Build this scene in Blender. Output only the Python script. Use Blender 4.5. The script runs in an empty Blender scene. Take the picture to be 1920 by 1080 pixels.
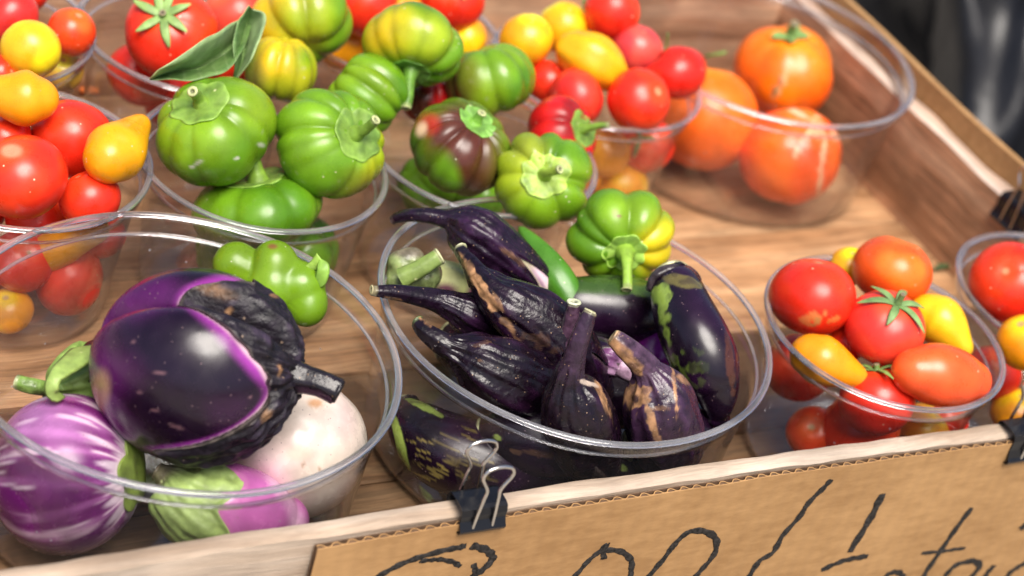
import bpy, math, random, os
import numpy as np
from mathutils import Vector, Matrix

random.seed(7)
C = bpy.context.scene
COL = C.collection
PI = math.pi

# ------------------------------------------------------------------ camera
PITCH, ROLL, ANG = math.radians(33.75), math.radians(17.0), math.radians(35.9)
FPX = 70 / 36 * 1920


def _rot(v):
    c, s = math.cos(ANG), math.sin(ANG)
    return np.array([c * v[0] + s * v[1], -s * v[0] + c * v[1], v[2]])


_f = np.array([0, math.cos(PITCH), -math.sin(PITCH)])
_r = np.array([1.0, 0, 0])
_u = np.cross(_r, _f)
_c, _s = math.cos(ROLL), math.sin(ROLL)
CR, CU, CF = _rot(_c * _r + _s * _u), _rot(-_s * _r + _c * _u), _rot(_f)
CAM = np.array([0, 0, 0.6008])

cd = bpy.data.cameras.new('camera')
cam = bpy.data.objects.new('camera', cd)
COL.objects.link(cam)
M = Matrix.Identity(4)
for i in range(3):
    M[i][0], M[i][1], M[i][2], M[i][3] = CR[i], CU[i], -CF[i], CAM[i]
cam.matrix_world = M
cd.sensor_width = 36
cd.lens = 70
cd.clip_start = 0.02
cd.clip_end = 200
cd.dof.use_dof = True
cd.dof.focus_distance = 0.875
cd.dof.aperture_fstop = 6.5
cd.dof.aperture_blades = 8
C.camera = cam

# ------------------------------------------------------------------ world, sun, exposure
SUNC = np.array([0.28, 0.46, 0.84])          # towards the sun, in right / up / to-viewer terms
SUND = SUNC[0] * CR + SUNC[1] * CU - SUNC[2] * CF
SUND /= np.linalg.norm(SUND)
w = bpy.data.worlds.new('World')
C.world = w
w.use_nodes = True
nt = w.node_tree
nt.nodes.clear()
sky = nt.nodes.new('ShaderNodeTexSky')
sky.sky_type = 'NISHITA'
sky.sun_disc = False
sky.sun_elevation = math.asin(SUND[2])
sky.sun_rotation = math.atan2(SUND[0], SUND[1])
sky.air_density = 0.8
sky.dust_density = 4.0
sky.ozone_density = 0.6
bg = nt.nodes.new('ShaderNodeBackground')
bg.inputs[1].default_value = 0.062
wo = nt.nodes.new('ShaderNodeOutputWorld')
nt.links.new(sky.outputs[0], bg.inputs[0])
nt.links.new(bg.outputs[0], wo.inputs[0])
sl = bpy.data.lights.new('sun', 'SUN')
sl.energy = 1.9
sl.angle = math.radians(36)
sl.color = (1.0, 0.95, 0.88)
so = bpy.data.objects.new('sun', sl)
COL.objects.link(so)
so.rotation_euler = Vector(SUND).to_track_quat('Z', 'Y').to_euler()
so.location = (0.5, 0.3, 3)
C.view_settings.view_transform = 'Standard'
C.view_settings.look = 'None'
C.view_settings.gamma = 1
C.view_settings.exposure = 1.46
C.cycles.use_denoising = True
C.cycles.max_bounces = 14
C.cycles.transparent_max_bounces = 40
C.cycles.transmission_bounces = 10
C.cycles.glossy_bounces = 5
C.cycles.caustics_reflective = False
C.cycles.caustics_refractive = False

# ------------------------------------------------------------------ geometry helpers


def W(px, py, z):
    """point of the ray through a photo pixel at height z"""
    d = (px - 960) / FPX * CR - (py - 540) / FPX * CU + CF
    t = (z - CAM[2]) / d[2]
    return CAM + t * d


def WY(px, py, yfun):
    """point of the ray through a photo pixel on the (bowed) upright plane y = yfun(x)"""
    d = (px - 960) / FPX * CR - (py - 540) / FPX * CU + CF
    y = yfun(0.5)
    for _ in range(4):
        p = CAM + (y / d[1]) * d
        y = yfun(p[0])
    return CAM + (y / d[1]) * d


def PX(p):
    q = np.asarray(p) - CAM
    d = q @ CF
    return np.stack([960 + FPX * (q @ CR) / d, 540 - FPX * (q @ CU) / d, d], -1)


def mpp(p):
    return float((np.asarray(p) - CAM) @ CF) / FPX


def CD(rx, uy, tz):
    v = rx * CR + uy * CU - tz * CF
    return v / np.linalg.norm(v)


def fnoise(seed, freq, K=24):
    rs = np.random.RandomState(seed)
    k = rs.normal(size=(K, 3)) * freq
    ph = rs.uniform(0, 2 * PI, K)

    def f(P):
        return np.cos(np.asarray(P) @ k.T + ph).sum(-1) * math.sqrt(2.0 / K)
    return f


def sm(x, a, b):
    t = np.clip((np.asarray(x, float) - a) / (b - a), 0, 1)
    return t * t * (3 - 2 * t)


def mix(a, b, t):
    t = np.asarray(t)[..., None]
    return np.asarray(a) * (1 - t) + np.asarray(b) * t


def lin(r, g, b):
    return np.array([((x / 255) / 12.92 if x / 255 < .04045 else ((x / 255 + .055) / 1.055) ** 2.4) for x in (r, g, b)])


def props(o, label=None, cat=None, group=None, kind=None):
    if label: o['label'] = label
    if cat: o['category'] = cat
    if group: o['group'] = group
    if kind: o['kind'] = kind
    return o


def empty(name, loc, label=None, cat=None, group=None):
    o = bpy.data.objects.new(name, None)
    o.empty_display_size = 0.01
    COL.objects.link(o)
    o.location = loc
    return props(o, label, cat, group)


def mk(name, verts, faces, mat, parent=None, origin=None, col=None, smooth=True, flat=None):
    """one mesh object from world-space verts"""
    verts = np.asarray(verts, float).reshape(-1, 3)
    if parent is not None:
        org = np.array(parent_loc(parent))
    elif origin is not None:
        org = np.asarray(origin, float)
    else:
        org = verts.mean(0)
    me = bpy.data.meshes.new(name)
    me.from_pydata((verts - org).tolist(), [], faces if isinstance(faces, list) else faces.tolist())
    if col is not None:
        a = me.color_attributes.new('Col', 'FLOAT_COLOR', 'POINT')
        c4 = np.ones((len(verts), 4), np.float32)
        c4[:, :3] = np.clip(np.asarray(col).reshape(-1, 3), 0, 1)
        a.data.foreach_set('color', c4.ravel())
    if smooth:
        me.polygons.foreach_set('use_smooth', [True] * len(me.polygons))
    me.materials.append(mat)
    o = bpy.data.objects.new(name, me)
    COL.objects.link(o)
    if parent is not None:
        o.parent = parent
    else:
        o.location = org
    return o


def parent_loc(p):
    loc = Vector(p.location)
    while p.parent is not None:
        p = p.parent
        loc = loc + Vector(p.location)
    return loc


def grid_faces(nv, nu, wrap=True):
    i = np.arange(nv - 1)[:, None]
    j = np.arange(nu if wrap else nu - 1)[None, :]
    j2 = (j + 1) % nu
    return np.stack([i * nu + j, i * nu + j2, (i + 1) * nu + j2, (i + 1) * nu + j], -1).reshape(-1, 4)


class Bag:
    """collects boxes / bits into one mesh"""
    def __init__(s):
        s.v, s.f = [], []

    def add(s, v, f):
        n = len(s.v)
        s.v += [tuple(x) for x in v]
        s.f += [tuple(int(i) + n for i in q) for q in f]

    def box(s, a, b):
        x0, y0, z0 = a
        x1, y1, z1 = b
        s.add([(x0, y0, z0), (x1, y0, z0), (x1, y1, z0), (x0, y1, z0), (x0, y0, z1), (x1, y0, z1), (x1, y1, z1), (x0, y1, z1)],
              [(3, 2, 1, 0), (4, 5, 6, 7), (0, 1, 5, 4), (1, 2, 6, 5), (2, 3, 7, 6), (3, 0, 4, 7)])


def catmull(P, n):
    P = np.asarray(P, float)
    Q = np.vstack([2 * P[0] - P[1], P, 2 * P[-1] - P[-2]])
    seg = len(P) - 1
    t = np.linspace(0, seg, n)
    i = np.minimum(t.astype(int), seg - 1)
    u = (t - i)[:, None]
    p0, p1, p2, p3 = Q[i], Q[i + 1], Q[i + 2], Q[i + 3]
    return 0.5 * (2 * p1 + (p2 - p0) * u + (2 * p0 - 5 * p1 + 4 * p2 - p3) * u ** 2 + (3 * p1 - p0 - 3 * p2 + p3) * u ** 3)


def frames(S):
    T = np.gradient(S, axis=0)
    T /= np.linalg.norm(T, axis=1)[:, None] + 1e-12
    n = np.cross(T[0], -CF)
    if np.linalg.norm(n) < 1e-3:
        n = np.cross(T[0], CU)
    N = np.zeros_like(S)
    for i in range(len(S)):
        n = n - (n @ T[i]) * T[i]
        n /= np.linalg.norm(n)
        N[i] = n
    return T, N, np.cross(T, N)


def spine(pts, n):
    """pts (px,py,z,r_px) -> world spine and radii"""
    P = np.array([W(p[0], p[1], p[2]) for p in pts])
    R = np.array([p[3] * mpp(q) for p, q in zip(pts, P)])
    A = catmull(np.c_[P, R], n)
    return A[:, :3], np.maximum(A[:, 3], 1e-5)


def strip(pts, wid, nrm, th, seg=8):
    """flattened closed ribbon along world points: returns verts, faces"""
    S = np.asarray(pts, float)
    n = len(S)
    T = np.gradient(S, axis=0)
    T /= np.linalg.norm(T, axis=1)[:, None] + 1e-12
    N = np.broadcast_to(np.asarray(nrm, float), S.shape).copy()
    N -= (N * T).sum(1)[:, None] * T
    N /= np.linalg.norm(N, axis=1)[:, None] + 1e-12
    B = np.cross(T, N)
    a = np.linspace(0, 2 * PI, seg, endpoint=False)
    wid = np.broadcast_to(wid, (n,))
    th = np.broadcast_to(th, (n,))
    V = S[:, None] + B[:, None] * (np.cos(a)[None, :, None] * wid[:, None, None]) + N[:, None] * (np.sin(a)[None, :, None] * th[:, None, None])
    F = grid_faces(n, seg).tolist()
    F.append(list(range(seg))[::-1])
    F.append([(n - 1) * seg + k for k in range(seg)])
    return V.reshape(-1, 3), F


# ------------------------------------------------------------------ materials


def newmat(name):
    m = bpy.data.materials.new(name)
    m.use_nodes = True
    t = m.node_tree
    return m, t, t.nodes['Principled BSDF']


def nd(t, typ, **kw):
    n = t.nodes.new(typ)
    for k, v in kw.items():
        setattr(n, k, v)
    return n


def skin(name, rough=.3, coat=0., sss=.0, sssr=(1, .4, .2), nscale=60, namt=.12, bump=.0, bscale=300, speck=0., speck_col=(.75, .68, .55, 1), speck_scale=230, spec=.5, rvar=.12):
    m, t, b = newmat(name)
    L = t.links
    at = nd(t, 'ShaderNodeAttribute', attribute_name='Col')
    tc = nd(t, 'ShaderNodeTexCoord')
    no = nd(t, 'ShaderNodeTexNoise')
    no.inputs['Scale'].default_value = nscale
    no.inputs['Detail'].default_value = 6
    L.new(tc.outputs['Object'], no.inputs['Vector'])
    mr = nd(t, 'ShaderNodeMapRange')
    mr.inputs['From Min'].default_value = .3
    mr.inputs['From Max'].default_value = .7
    mr.inputs['To Min'].default_value = 1 - namt
    mr.inputs['To Max'].default_value = 1 + namt
    L.new(no.outputs['Fac'], mr.inputs['Value'])
    mu = nd(t, 'ShaderNodeVectorMath', operation='SCALE')
    L.new(at.outputs['Color'], mu.inputs[0])
    L.new(mr.outputs[0], mu.inputs['Scale'])
    out = mu.outputs[0]
    if speck > 0:
        vo = nd(t, 'ShaderNodeTexVoronoi')
        vo.inputs['Scale'].default_value = speck_scale
        vo.inputs['Randomness'].default_value = 1
        L.new(tc.outputs['Object'], vo.inputs['Vector'])
        sep = nd(t, 'ShaderNodeSeparateColor')
        L.new(vo.outputs['Color'], sep.inputs[0])
        lt = nd(t, 'ShaderNodeMath', operation='GREATER_THAN')
        lt.inputs[1].default_value = 1 - speck
        L.new(sep.outputs[0], lt.inputs[0])
        sz = nd(t, 'ShaderNodeMapRange')
        sz.inputs['From Min'].default_value = .30
        sz.inputs['From Max'].default_value = .12
        L.new(vo.outputs['Distance'], sz.inputs['Value'])
        mm = nd(t, 'ShaderNodeMath', operation='MULTIPLY')
        L.new(lt.outputs[0], mm.inputs[0])
        L.new(sz.outputs[0], mm.inputs[1])
        mx = nd(t, 'ShaderNodeMix', data_type='RGBA')
        L.new(mm.outputs[0], mx.inputs[0])
        L.new(out, mx.inputs[6])
        mx.inputs[7].default_value = speck_col
        out = mx.outputs[2]
    L.new(out, b.inputs['Base Color'])
    rr = nd(t, 'ShaderNodeMapRange')
    rr.inputs['From Min'].default_value = .3
    rr.inputs['From Max'].default_value = .7
    rr.inputs['To Min'].default_value = rough - rvar * rough
    rr.inputs['To Max'].default_value = rough + rvar * rough
    n2 = nd(t, 'ShaderNodeTexNoise')
    n2.inputs['Scale'].default_value = 140
    n2.inputs['Detail'].default_value = 4
    L.new(tc.outputs['Object'], n2.inputs['Vector'])
    L.new(n2.outputs['Fac'], rr.inputs['Value'])
    L.new(rr.outputs[0], b.inputs['Roughness'])
    b.inputs['Specular IOR Level'].default_value = spec
    b.inputs['Coat Weight'].default_value = coat
    b.inputs['Coat Roughness'].default_value = .2
    if sss > 0:
        b.inputs['Subsurface Weight'].default_value = sss
        b.inputs['Subsurface Radius'].default_value = sssr
        b.inputs['Subsurface Scale'].default_value = .004
    if bump > 0:
        n3 = nd(t, 'ShaderNodeTexNoise')
        n3.inputs['Scale'].default_value = bscale
        n3.inputs['Detail'].default_value = 5
        L.new(tc.outputs['Object'], n3.inputs['Vector'])
        bp = nd(t, 'ShaderNodeBump')
        bp.inputs['Strength'].default_value = bump
        bp.inputs['Distance'].default_value = .001
        L.new(n3.outputs['Fac'], bp.inputs['Height'])
        L.new(bp.outputs[0], b.inputs['Normal'])
    return m


M_TOM = skin('tomato_skin', rough=.31, coat=.05, sss=.10, sssr=(1, .25, .12), nscale=70, namt=.16, bump=.10, bscale=70, speck=.02, speck_scale=520, speck_col=(.8, .55, .35, 1), spec=.42, rvar=.3)
M_PEP = skin('pepper_skin', rough=.30, coat=.0, sss=.08, sssr=(.6, 1, .2), nscale=60, namt=.22, bump=.16, bscale=75, rvar=.35, spec=.42, speck=.012, speck_scale=560, speck_col=(.62, .62, .42, 1))
M_EGG = skin('eggplant_skin', rough=.25, coat=.0, nscale=70, namt=.25, bump=.04, bscale=90, speck=.05, speck_scale=900, speck_col=(.22, .14, .15, 1), rvar=.3)
M_DRY = skin('wrinkled_calyx', rough=.27, nscale=200, namt=.6, bump=.45, bscale=420, speck=.05, speck_scale=900, speck_col=(.36, .23, .14, 1), spec=.42, rvar=.4)
M_CAP = skin('matte_black_calyx', rough=.5, nscale=220, namt=.6, bump=.9, bscale=380, speck=.03, speck_scale=420, speck_col=(.20, .14, .10, 1), spec=.38, rvar=.4)
M_CAL = skin('green_calyx', rough=.5, sss=.05, sssr=(.6, 1, .2), nscale=180, namt=.3, bump=.4, bscale=330, speck=.02, speck_scale=300, speck_col=(.5, .55, .25, 1))
M_LEAF = skin('leaf_surface', rough=.5, sss=.05, sssr=(.6, 1, .2), nscale=160, namt=.25, bump=.35, bscale=300)


def wood(name, c1, c2, c3, along='X', scale=1., bump=.25, rough=.65, knots=(), gc=.72):
    """c1 mid, c2 dark grain, c3 pale; grain runs along the given object axis"""
    m, t, b = newmat(name)
    L = t.links
    tc = nd(t, 'ShaderNodeTexCoord')
    oi = nd(t, 'ShaderNodeObjectInfo')
    off = nd(t, 'ShaderNodeVectorMath', operation='SCALE')
    cmb = nd(t, 'ShaderNodeCombineXYZ')
    for k in range(3):
        L.new(oi.outputs['Random'], cmb.inputs[k])
    off.inputs['Scale'].default_value = 7.3
    L.new(cmb.outputs[0], off.inputs[0])
    add = nd(t, 'ShaderNodeVectorMath', operation='ADD')
    L.new(tc.outputs['Object'], add.inputs[0])
    L.new(off.outputs[0], add.inputs[1])
    st = {'X': (2.2, 42, 42), 'Y': (42, 2.2, 42), 'Z': (42, 42, 2.2)}[along]
    mp = nd(t, 'ShaderNodeMapping')
    mp.inputs['Scale'].default_value = tuple(x * scale for x in st)
    # grain lines bend a little
    wn = nd(t, 'ShaderNodeTexNoise')
    wn.inputs['Scale'].default_value = 9
    L.new(add.outputs[0], wn.inputs['Vector'])
    ws = nd(t, 'ShaderNodeVectorMath', operation='SCALE')
    ws.inputs['Scale'].default_value = .018
    L.new(wn.outputs['Color'], ws.inputs[0])
    ad2 = nd(t, 'ShaderNodeVectorMath', operation='ADD')
    L.new(add.outputs[0], ad2.inputs[0])
    L.new(ws.outputs[0], ad2.inputs[1])
    L.new(ad2.outputs[0], mp.inputs['Vector'])
    n1 = nd(t, 'ShaderNodeTexNoise')
    n1.inputs['Scale'].default_value = 1.0
    n1.inputs['Detail'].default_value = 3
    L.new(mp.outputs[0], n1.inputs['Vector'])
    n2 = nd(t, 'ShaderNodeTexNoise')
    n2.inputs['Scale'].default_value = 7.
    n2.inputs['Detail'].default_value = 8
    n2.inputs['Roughness'].default_value = .65
    L.new(mp.outputs[0], n2.inputs['Vector'])
    r1 = nd(t, 'ShaderNodeValToRGB')
    r1.color_ramp.elements[0].position = .32
    r1.color_ramp.elements[0].color = (*c2, 1)
    r1.color_ramp.elements[1].position = .68
    r1.color_ramp.elements[1].color = (*c3, 1)
    e = r1.color_ramp.elements.new(.5)
    e.color = (*c1, 1)
    L.new(n1.outputs['Fac'], r1.inputs['Fac'])
    r2 = nd(t, 'ShaderNodeMapRange')
    r2.inputs['From Min'].default_value = .35
    r2.inputs['From Max'].default_value = .6
    r2.inputs['To Min'].default_value = gc
    r2.inputs['To Max'].default_value = 1.08
    L.new(n2.outputs['Fac'], r2.inputs['Value'])
    n3 = nd(t, 'ShaderNodeTexNoise')
    n3.inputs['Scale'].default_value = 22
    n3.inputs['Detail'].default_value = 5
    L.new(add.outputs[0], n3.inputs['Vector'])
    r3 = nd(t, 'ShaderNodeMapRange')
    r3.inputs['From Min'].default_value = .3
    r3.inputs['From Max'].default_value = .7
    r3.inputs['To Min'].default_value = .66
    r3.inputs['To Max'].default_value = 1.15
    L.new(n3.outputs['Fac'], r3.inputs['Value'])
    mm = nd(t, 'ShaderNodeMath', operation='MULTIPLY')
    L.new(r2.outputs[0], mm.inputs[0])
    L.new(r3.outputs[0], mm.inputs[1])
    # per-plank tone
    pt = nd(t, 'ShaderNodeMapRange')
    pt.inputs['To Min'].default_value = 0
    pt.inputs['To Max'].default_value = 1
    pt.clamp = False
    L.new(oi.outputs['Alpha'], pt.inputs['Value'])
    mm2 = nd(t, 'ShaderNodeMath', operation='MULTIPLY')
    L.new(mm.outputs[0], mm2.inputs[0])
    L.new(pt.outputs[0], mm2.inputs[1])
    fin = nd(t, 'ShaderNodeVectorMath', operation='SCALE')
    L.new(r1.outputs['Color'], fin.inputs[0])
    L.new(mm2.outputs[0], fin.inputs['Scale'])
    out = fin.outputs[0]
    for (kx, ky, kz, kr) in knots:          # knots: object-space spots
        sb = nd(t, 'ShaderNodeVectorMath', operation='SUBTRACT')
        L.new(ad2.outputs[0], sb.inputs[0])
        a2 = nd(t, 'ShaderNodeVectorMath', operation='ADD')
        a2.inputs[1].default_value = (kx + .009, ky + .009, kz + .009)
        L.new(off.outputs[0], a2.inputs[0])
        L.new(a2.outputs[0], sb.inputs[1])
        ln = nd(t, 'ShaderNodeVectorMath', operation='LENGTH')
        L.new(sb.outputs[0], ln.inputs[0])
        kk = nd(t, 'ShaderNodeMapRange')
        kk.interpolation_type = 'SMOOTHSTEP'
        kk.inputs['From Min'].default_value = kr * 1.5
        kk.inputs['From Max'].default_value = kr * .5
        L.new(ln.outputs['Value'], kk.inputs['Value'])
        km = nd(t, 'ShaderNodeMix', data_type='RGBA')
        L.new(kk.outputs[0], km.inputs[0])
        L.new(out, km.inputs[6])
        km.inputs[7].default_value = (.11, .045, .022, 1)
        out = km.outputs[2]
    L.new(out, b.inputs['Base Color'])
    b.inputs['Roughness'].default_value = rough
    b.inputs['Specular IOR Level'].default_value = .3
    bp = nd(t, 'ShaderNodeBump')
    bp.inputs['Strength'].default_value = bump
    bp.inputs['Distance'].default_value = .0015
    L.new(n2.outputs['Fac'], bp.inputs['Height'])
    L.new(bp.outputs[0], b.inputs['Normal'])
    return m


M_FLOOR = wood('floor_wood', (.47, .255, .122), (.33, .165, .072), (.57, .345, .18), 'X', scale=1.9, gc=.62)
M_SIDE = wood('side_wood', (.54, .30, .165), (.36, .18, .09), (.64, .40, .24), 'Y', scale=1.6, bump=.6, gc=.6)
M_REAR = wood('rear_wood', (.50, .27, .15), (.30, .14, .07), (.62, .39, .24), 'X', scale=1.4, knots=())
M_PALE = wood('pale_sawn_wood', (.46, .355, .265), (.37, .27, .19), (.52, .42, .33), 'X', bump=.5, rough=.8, scale=2.6, gc=.86)
M_PALEY = wood('pale_sawn_wood_side', (.54, .40, .31), (.43, .29, .21), (.62, .49, .40), 'Y', bump=.5, rough=.8, scale=2., gc=.86)
M_TABLE = wood('table_wood', (.22, .15, .1), (.1, .06, .04), (.3, .2, .14), 'X')


def cardboard_mat():
    m, t, b = newmat('kraft_cardboard')
    L = t.links
    tc = nd(t, 'ShaderNodeTexCoord')
    n1 = nd(t, 'ShaderNodeTexNoise')
    n1.inputs['Scale'].default_value = 190
    n1.inputs['Detail'].default_value = 8
    n1.inputs['Roughness'].default_value = .7
    n2 = nd(t, 'ShaderNodeTexNoise')
    n2.inputs['Scale'].default_value = 14
    n2.inputs['Detail'].default_value = 4
    mp = nd(t, 'ShaderNodeMapping')
    mp.inputs['Scale'].default_value = (.35, 1, 1.2)
    L.new(tc.outputs['Object'], mp.inputs['Vector'])
    L.new(mp.outputs[0], n1.inputs['Vector'])
    L.new(tc.outputs['Object'], n2.inputs['Vector'])
    r = nd(t, 'ShaderNodeValToRGB')
    r.color_ramp.elements[0].position = .3
    r.color_ramp.elements[0].color = (.30, .163, .064, 1)
    r.color_ramp.elements[1].position = .7
    r.color_ramp.elements[1].color = (.43, .248, .105, 1)
    ad = nd(t, 'ShaderNodeMath', operation='ADD')
    L.new(n1.outputs['Fac'], ad.inputs[0])
    mu = nd(t, 'ShaderNodeMath', operation='MULTIPLY_ADD')
    mu.inputs[1].default_value = .8
    mu.inputs[2].default_value = -.4
    L.new(n2.outputs['Fac'], mu.inputs[0])
    L.new(mu.outputs[0], ad.inputs[1])
    L.new(ad.outputs[0], r.inputs['Fac'])
    L.new(r.outputs[0], b.inputs['Base Color'])
    b.inputs['Roughness'].default_value = .75
    b.inputs['Specular IOR Level'].default_value = .25
    # faint ribs from the fluting inside
    sp = nd(t, 'ShaderNodeSeparateXYZ')
    L.new(tc.outputs['Object'], sp.inputs[0])
    wv = nd(t, 'ShaderNodeMath', operation='MULTIPLY')
    wv.inputs[1].default_value = 2 * PI / .008
    L.new(sp.outputs[0], wv.inputs[0])
    sn = nd(t, 'ShaderNodeMath', operation='SINE')
    L.new(wv.outputs[0], sn.inputs[0])
    bp = nd(t, 'ShaderNodeBump')
    bp.inputs['Strength'].default_value = .28
    bp.inputs['Distance'].default_value = .0006
    L.new(sn.outputs[0], bp.inputs['Height'])
    b2 = nd(t, 'ShaderNodeBump')
    b2.inputs['Strength'].default_value = .12
    b2.inputs['Distance'].default_value = .0006
    L.new(n1.outputs['Fac'], b2.inputs['Height'])
    L.new(bp.outputs[0], b2.inputs['Normal'])
    L.new(b2.outputs[0], b.inputs['Normal'])
    return m


M_CARD = cardboard_mat()


def simple(name, col, rough=.5, metal=0., spec=.5, var=0., vs=80, coat=0.):
    m, t, b = newmat(name)
    b.inputs['Base Color'].default_value = (*col, 1)
    b.inputs['Roughness'].default_value = rough
    b.inputs['Metallic'].default_value = metal
    b.inputs['Specular IOR Level'].default_value = spec
    b.inputs['Coat Weight'].default_value = coat
    tc = nd(t, 'ShaderNodeTexCoord')
    n = nd(t, 'ShaderNodeTexNoise')
    n.inputs['Scale'].default_value = vs
    n.inputs['Detail'].default_value = 6
    t.links.new(tc.outputs['Object'], n.inputs['Vector'])
    r = nd(t, 'ShaderNodeMapRange')
    r.inputs['From Min'].default_value = .3
    r.inputs['From Max'].default_value = .7
    r.inputs['To Min'].default_value = 1 - var
    r.inputs['To Max'].default_value = 1 + var
    t.links.new(n.outputs['Fac'], r.inputs['Value'])
    s = nd(t, 'ShaderNodeVectorMath', operation='SCALE')
    s.inputs[0].default_value = col
    t.links.new(r.outputs[0], s.inputs['Scale'])
    t.links.new(s.outputs[0], b.inputs['Base Color'])
    return m


M_FLUTE_SHADED = simple('fluting_paper_shaded', (.12, .066, .034), .85, var=.3, vs=300)  # dark medium paper, with the shade inside the cells put into its colour
M_INK = simple('marker_ink', (.024, .021, .019), .7, var=.9, vs=700, spec=.2)
M_CLIP = simple('black_enamel', (.006, .0062, .008), .26, var=.2, spec=.4)
M_WIRE = simple('nickel_wire', (.62, .58, .53), .22, metal=1., var=.1)
M_BAG = simple('black_bin_liner', (.008, .0085, .011), .30, var=.2, vs=8, spec=.28)
M_GROUND = simple('pavement_surface', (.30, .27, .23), .85, var=.3, vs=9)


def plastic(name, haze, rough, scratch=True, gl=1.3):
    m = bpy.data.materials.new(name)
    m.use_nodes = True
    t = m.node_tree
    t.nodes.clear()
    L = t.links
    out = nd(t, 'ShaderNodeOutputMaterial')
    tr = nd(t, 'ShaderNodeBsdfTransparent')
    tr.inputs[0].default_value = (.988, .988, .99, 1)
    gl_ = nd(t, 'ShaderNodeBsdfGlossy')
    gl_.inputs['Roughness'].default_value = rough
    df = nd(t, 'ShaderNodeBsdfDiffuse')
    df.inputs[0].default_value = (.80, .80, .84, 1)
    tl = nd(t, 'ShaderNodeBsdfTranslucent')
    tl.inputs[0].default_value = (.80, .80, .84, 1)
    dm = nd(t, 'ShaderNodeMixShader')
    dm.inputs[0].default_value = .5
    L.new(df.outputs[0], dm.inputs[1])
    L.new(tl.outputs[0], dm.inputs[2])
    m1 = nd(t, 'ShaderNodeMixShader')
    L.new(tr.outputs[0], m1.inputs[1])
    L.new(dm.outputs[0], m1.inputs[2])
    tc = nd(t, 'ShaderNodeTexCoord')
    if scratch:
        n = nd(t, 'ShaderNodeTexNoise')
        n.inputs['Scale'].default_value = 25
        n.inputs['Detail'].default_value = 6
        L.new(tc.outputs['Object'], n.inputs['Vector'])
        mr = nd(t, 'ShaderNodeMapRange')
        mr.inputs['From Min'].default_value = .3
        mr.inputs['From Max'].default_value = .75
        mr.inputs['To Min'].default_value = haze * .6
        mr.inputs['To Max'].default_value = haze * 1.6
        L.new(n.outputs['Fac'], mr.inputs['Value'])
        vo = nd(t, 'ShaderNodeTexVoronoi')
        vo.inputs['Scale'].default_value = 240
        L.new(tc.outputs['Object'], vo.inputs['Vector'])
        sp = nd(t, 'ShaderNodeSeparateColor')
        L.new(vo.outputs['Color'], sp.inputs[0])
        g = nd(t, 'ShaderNodeMath', operation='GREATER_THAN')
        g.inputs[1].default_value = .975
        L.new(sp.outputs[0], g.inputs[0])
        sz = nd(t, 'ShaderNodeMapRange')
        sz.inputs['From Min'].default_value = .2
        sz.inputs['From Max'].default_value = .08
        sz.inputs['To Max'].default_value = .45
        L.new(vo.outputs['Distance'], sz.inputs['Value'])
        mm = nd(t, 'ShaderNodeMath', operation='MULTIPLY_ADD')
        L.new(g.outputs[0], mm.inputs[0])
        L.new(sz.outputs[0], mm.inputs[1])
        L.new(mr.outputs[0], mm.inputs[2])
        L.new(mm.outputs[0], m1.inputs[0])
    else:
        m1.inputs[0].default_value = haze
    fr = nd(t, 'ShaderNodeFresnel')
    ge = nd(t, 'ShaderNodeNewGeometry')
    io = nd(t, 'ShaderNodeMapRange')          # same reflectance on both faces of the thin sheet
    io.inputs['To Min'].default_value = 1.45
    io.inputs['To Max'].default_value = 1 / 1.45
    L.new(ge.outputs['Backfacing'], io.inputs['Value'])
    L.new(io.outputs[0], fr.inputs['IOR'])
    fm = nd(t, 'ShaderNodeMath', operation='MULTIPLY')
    fm.inputs[1].default_value = gl
    L.new(fr.outputs[0], fm.inputs[0])
    m2 = nd(t, 'ShaderNodeMixShader')
    L.new(fm.outputs[0], m2.inputs[0])
    L.new(m1.outputs[0], m2.inputs[1])
    L.new(gl_.outputs[0], m2.inputs[2])
    L.new(m2.outputs[0], out.inputs[0])
    return m


M_WALL = plastic('clear_plastic', .010, .05, gl=1.2)


def rim_mat():
    """solid bead of clear plastic: refracts, a little milky"""
    m, t, bs = newmat('clear_plastic_rim')
    bs.inputs['Base Color'].default_value = (.93, .93, .96, 1)
    bs.inputs['Transmission Weight'].default_value = .72
    bs.inputs['IOR'].default_value = 1.46
    bs.inputs['Roughness'].default_value = .07
    tc = nd(t, 'ShaderNodeTexCoord')
    n = nd(t, 'ShaderNodeTexNoise')
    n.inputs['Scale'].default_value = 40
    n.inputs['Detail'].default_value = 5
    t.links.new(tc.outputs['Object'], n.inputs['Vector'])
    mr = nd(t, 'ShaderNodeMapRange')
    mr.inputs['From Min'].default_value = .3
    mr.inputs['From Max'].default_value = .7
    mr.inputs['To Min'].default_value = .95
    mr.inputs['To Max'].default_value = .84
    t.links.new(n.outputs['Fac'], mr.inputs['Value'])
    t.links.new(mr.outputs[0], bs.inputs['Transmission Weight'])
    return m


M_RIM = rim_mat()

# ------------------------------------------------------------------ the setting: ground, table, tray
gv = Bag()
g = 60.
N = 24
me_v = [(-g + 2 * g * i / N, -g + 2 * g * j / N, -.80) for j in range(N + 1) for i in range(N + 1)]
ground = mk('ground', me_v, grid_faces(N + 1, N + 1, False), M_GROUND, smooth=False)
props(ground, kind='structure')

FY, BY, LX, RX = .5103, .935, .135, .822       # inner faces of the tray walls
ZT = .066                                       # top of the walls
BT = .0092                                      # wall thickness
BOW = .005


def bow(x):
    return BOW * (1 - ((x - .47) / .34) ** 2) if abs(x - .47) < .34 else 0.


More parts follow.
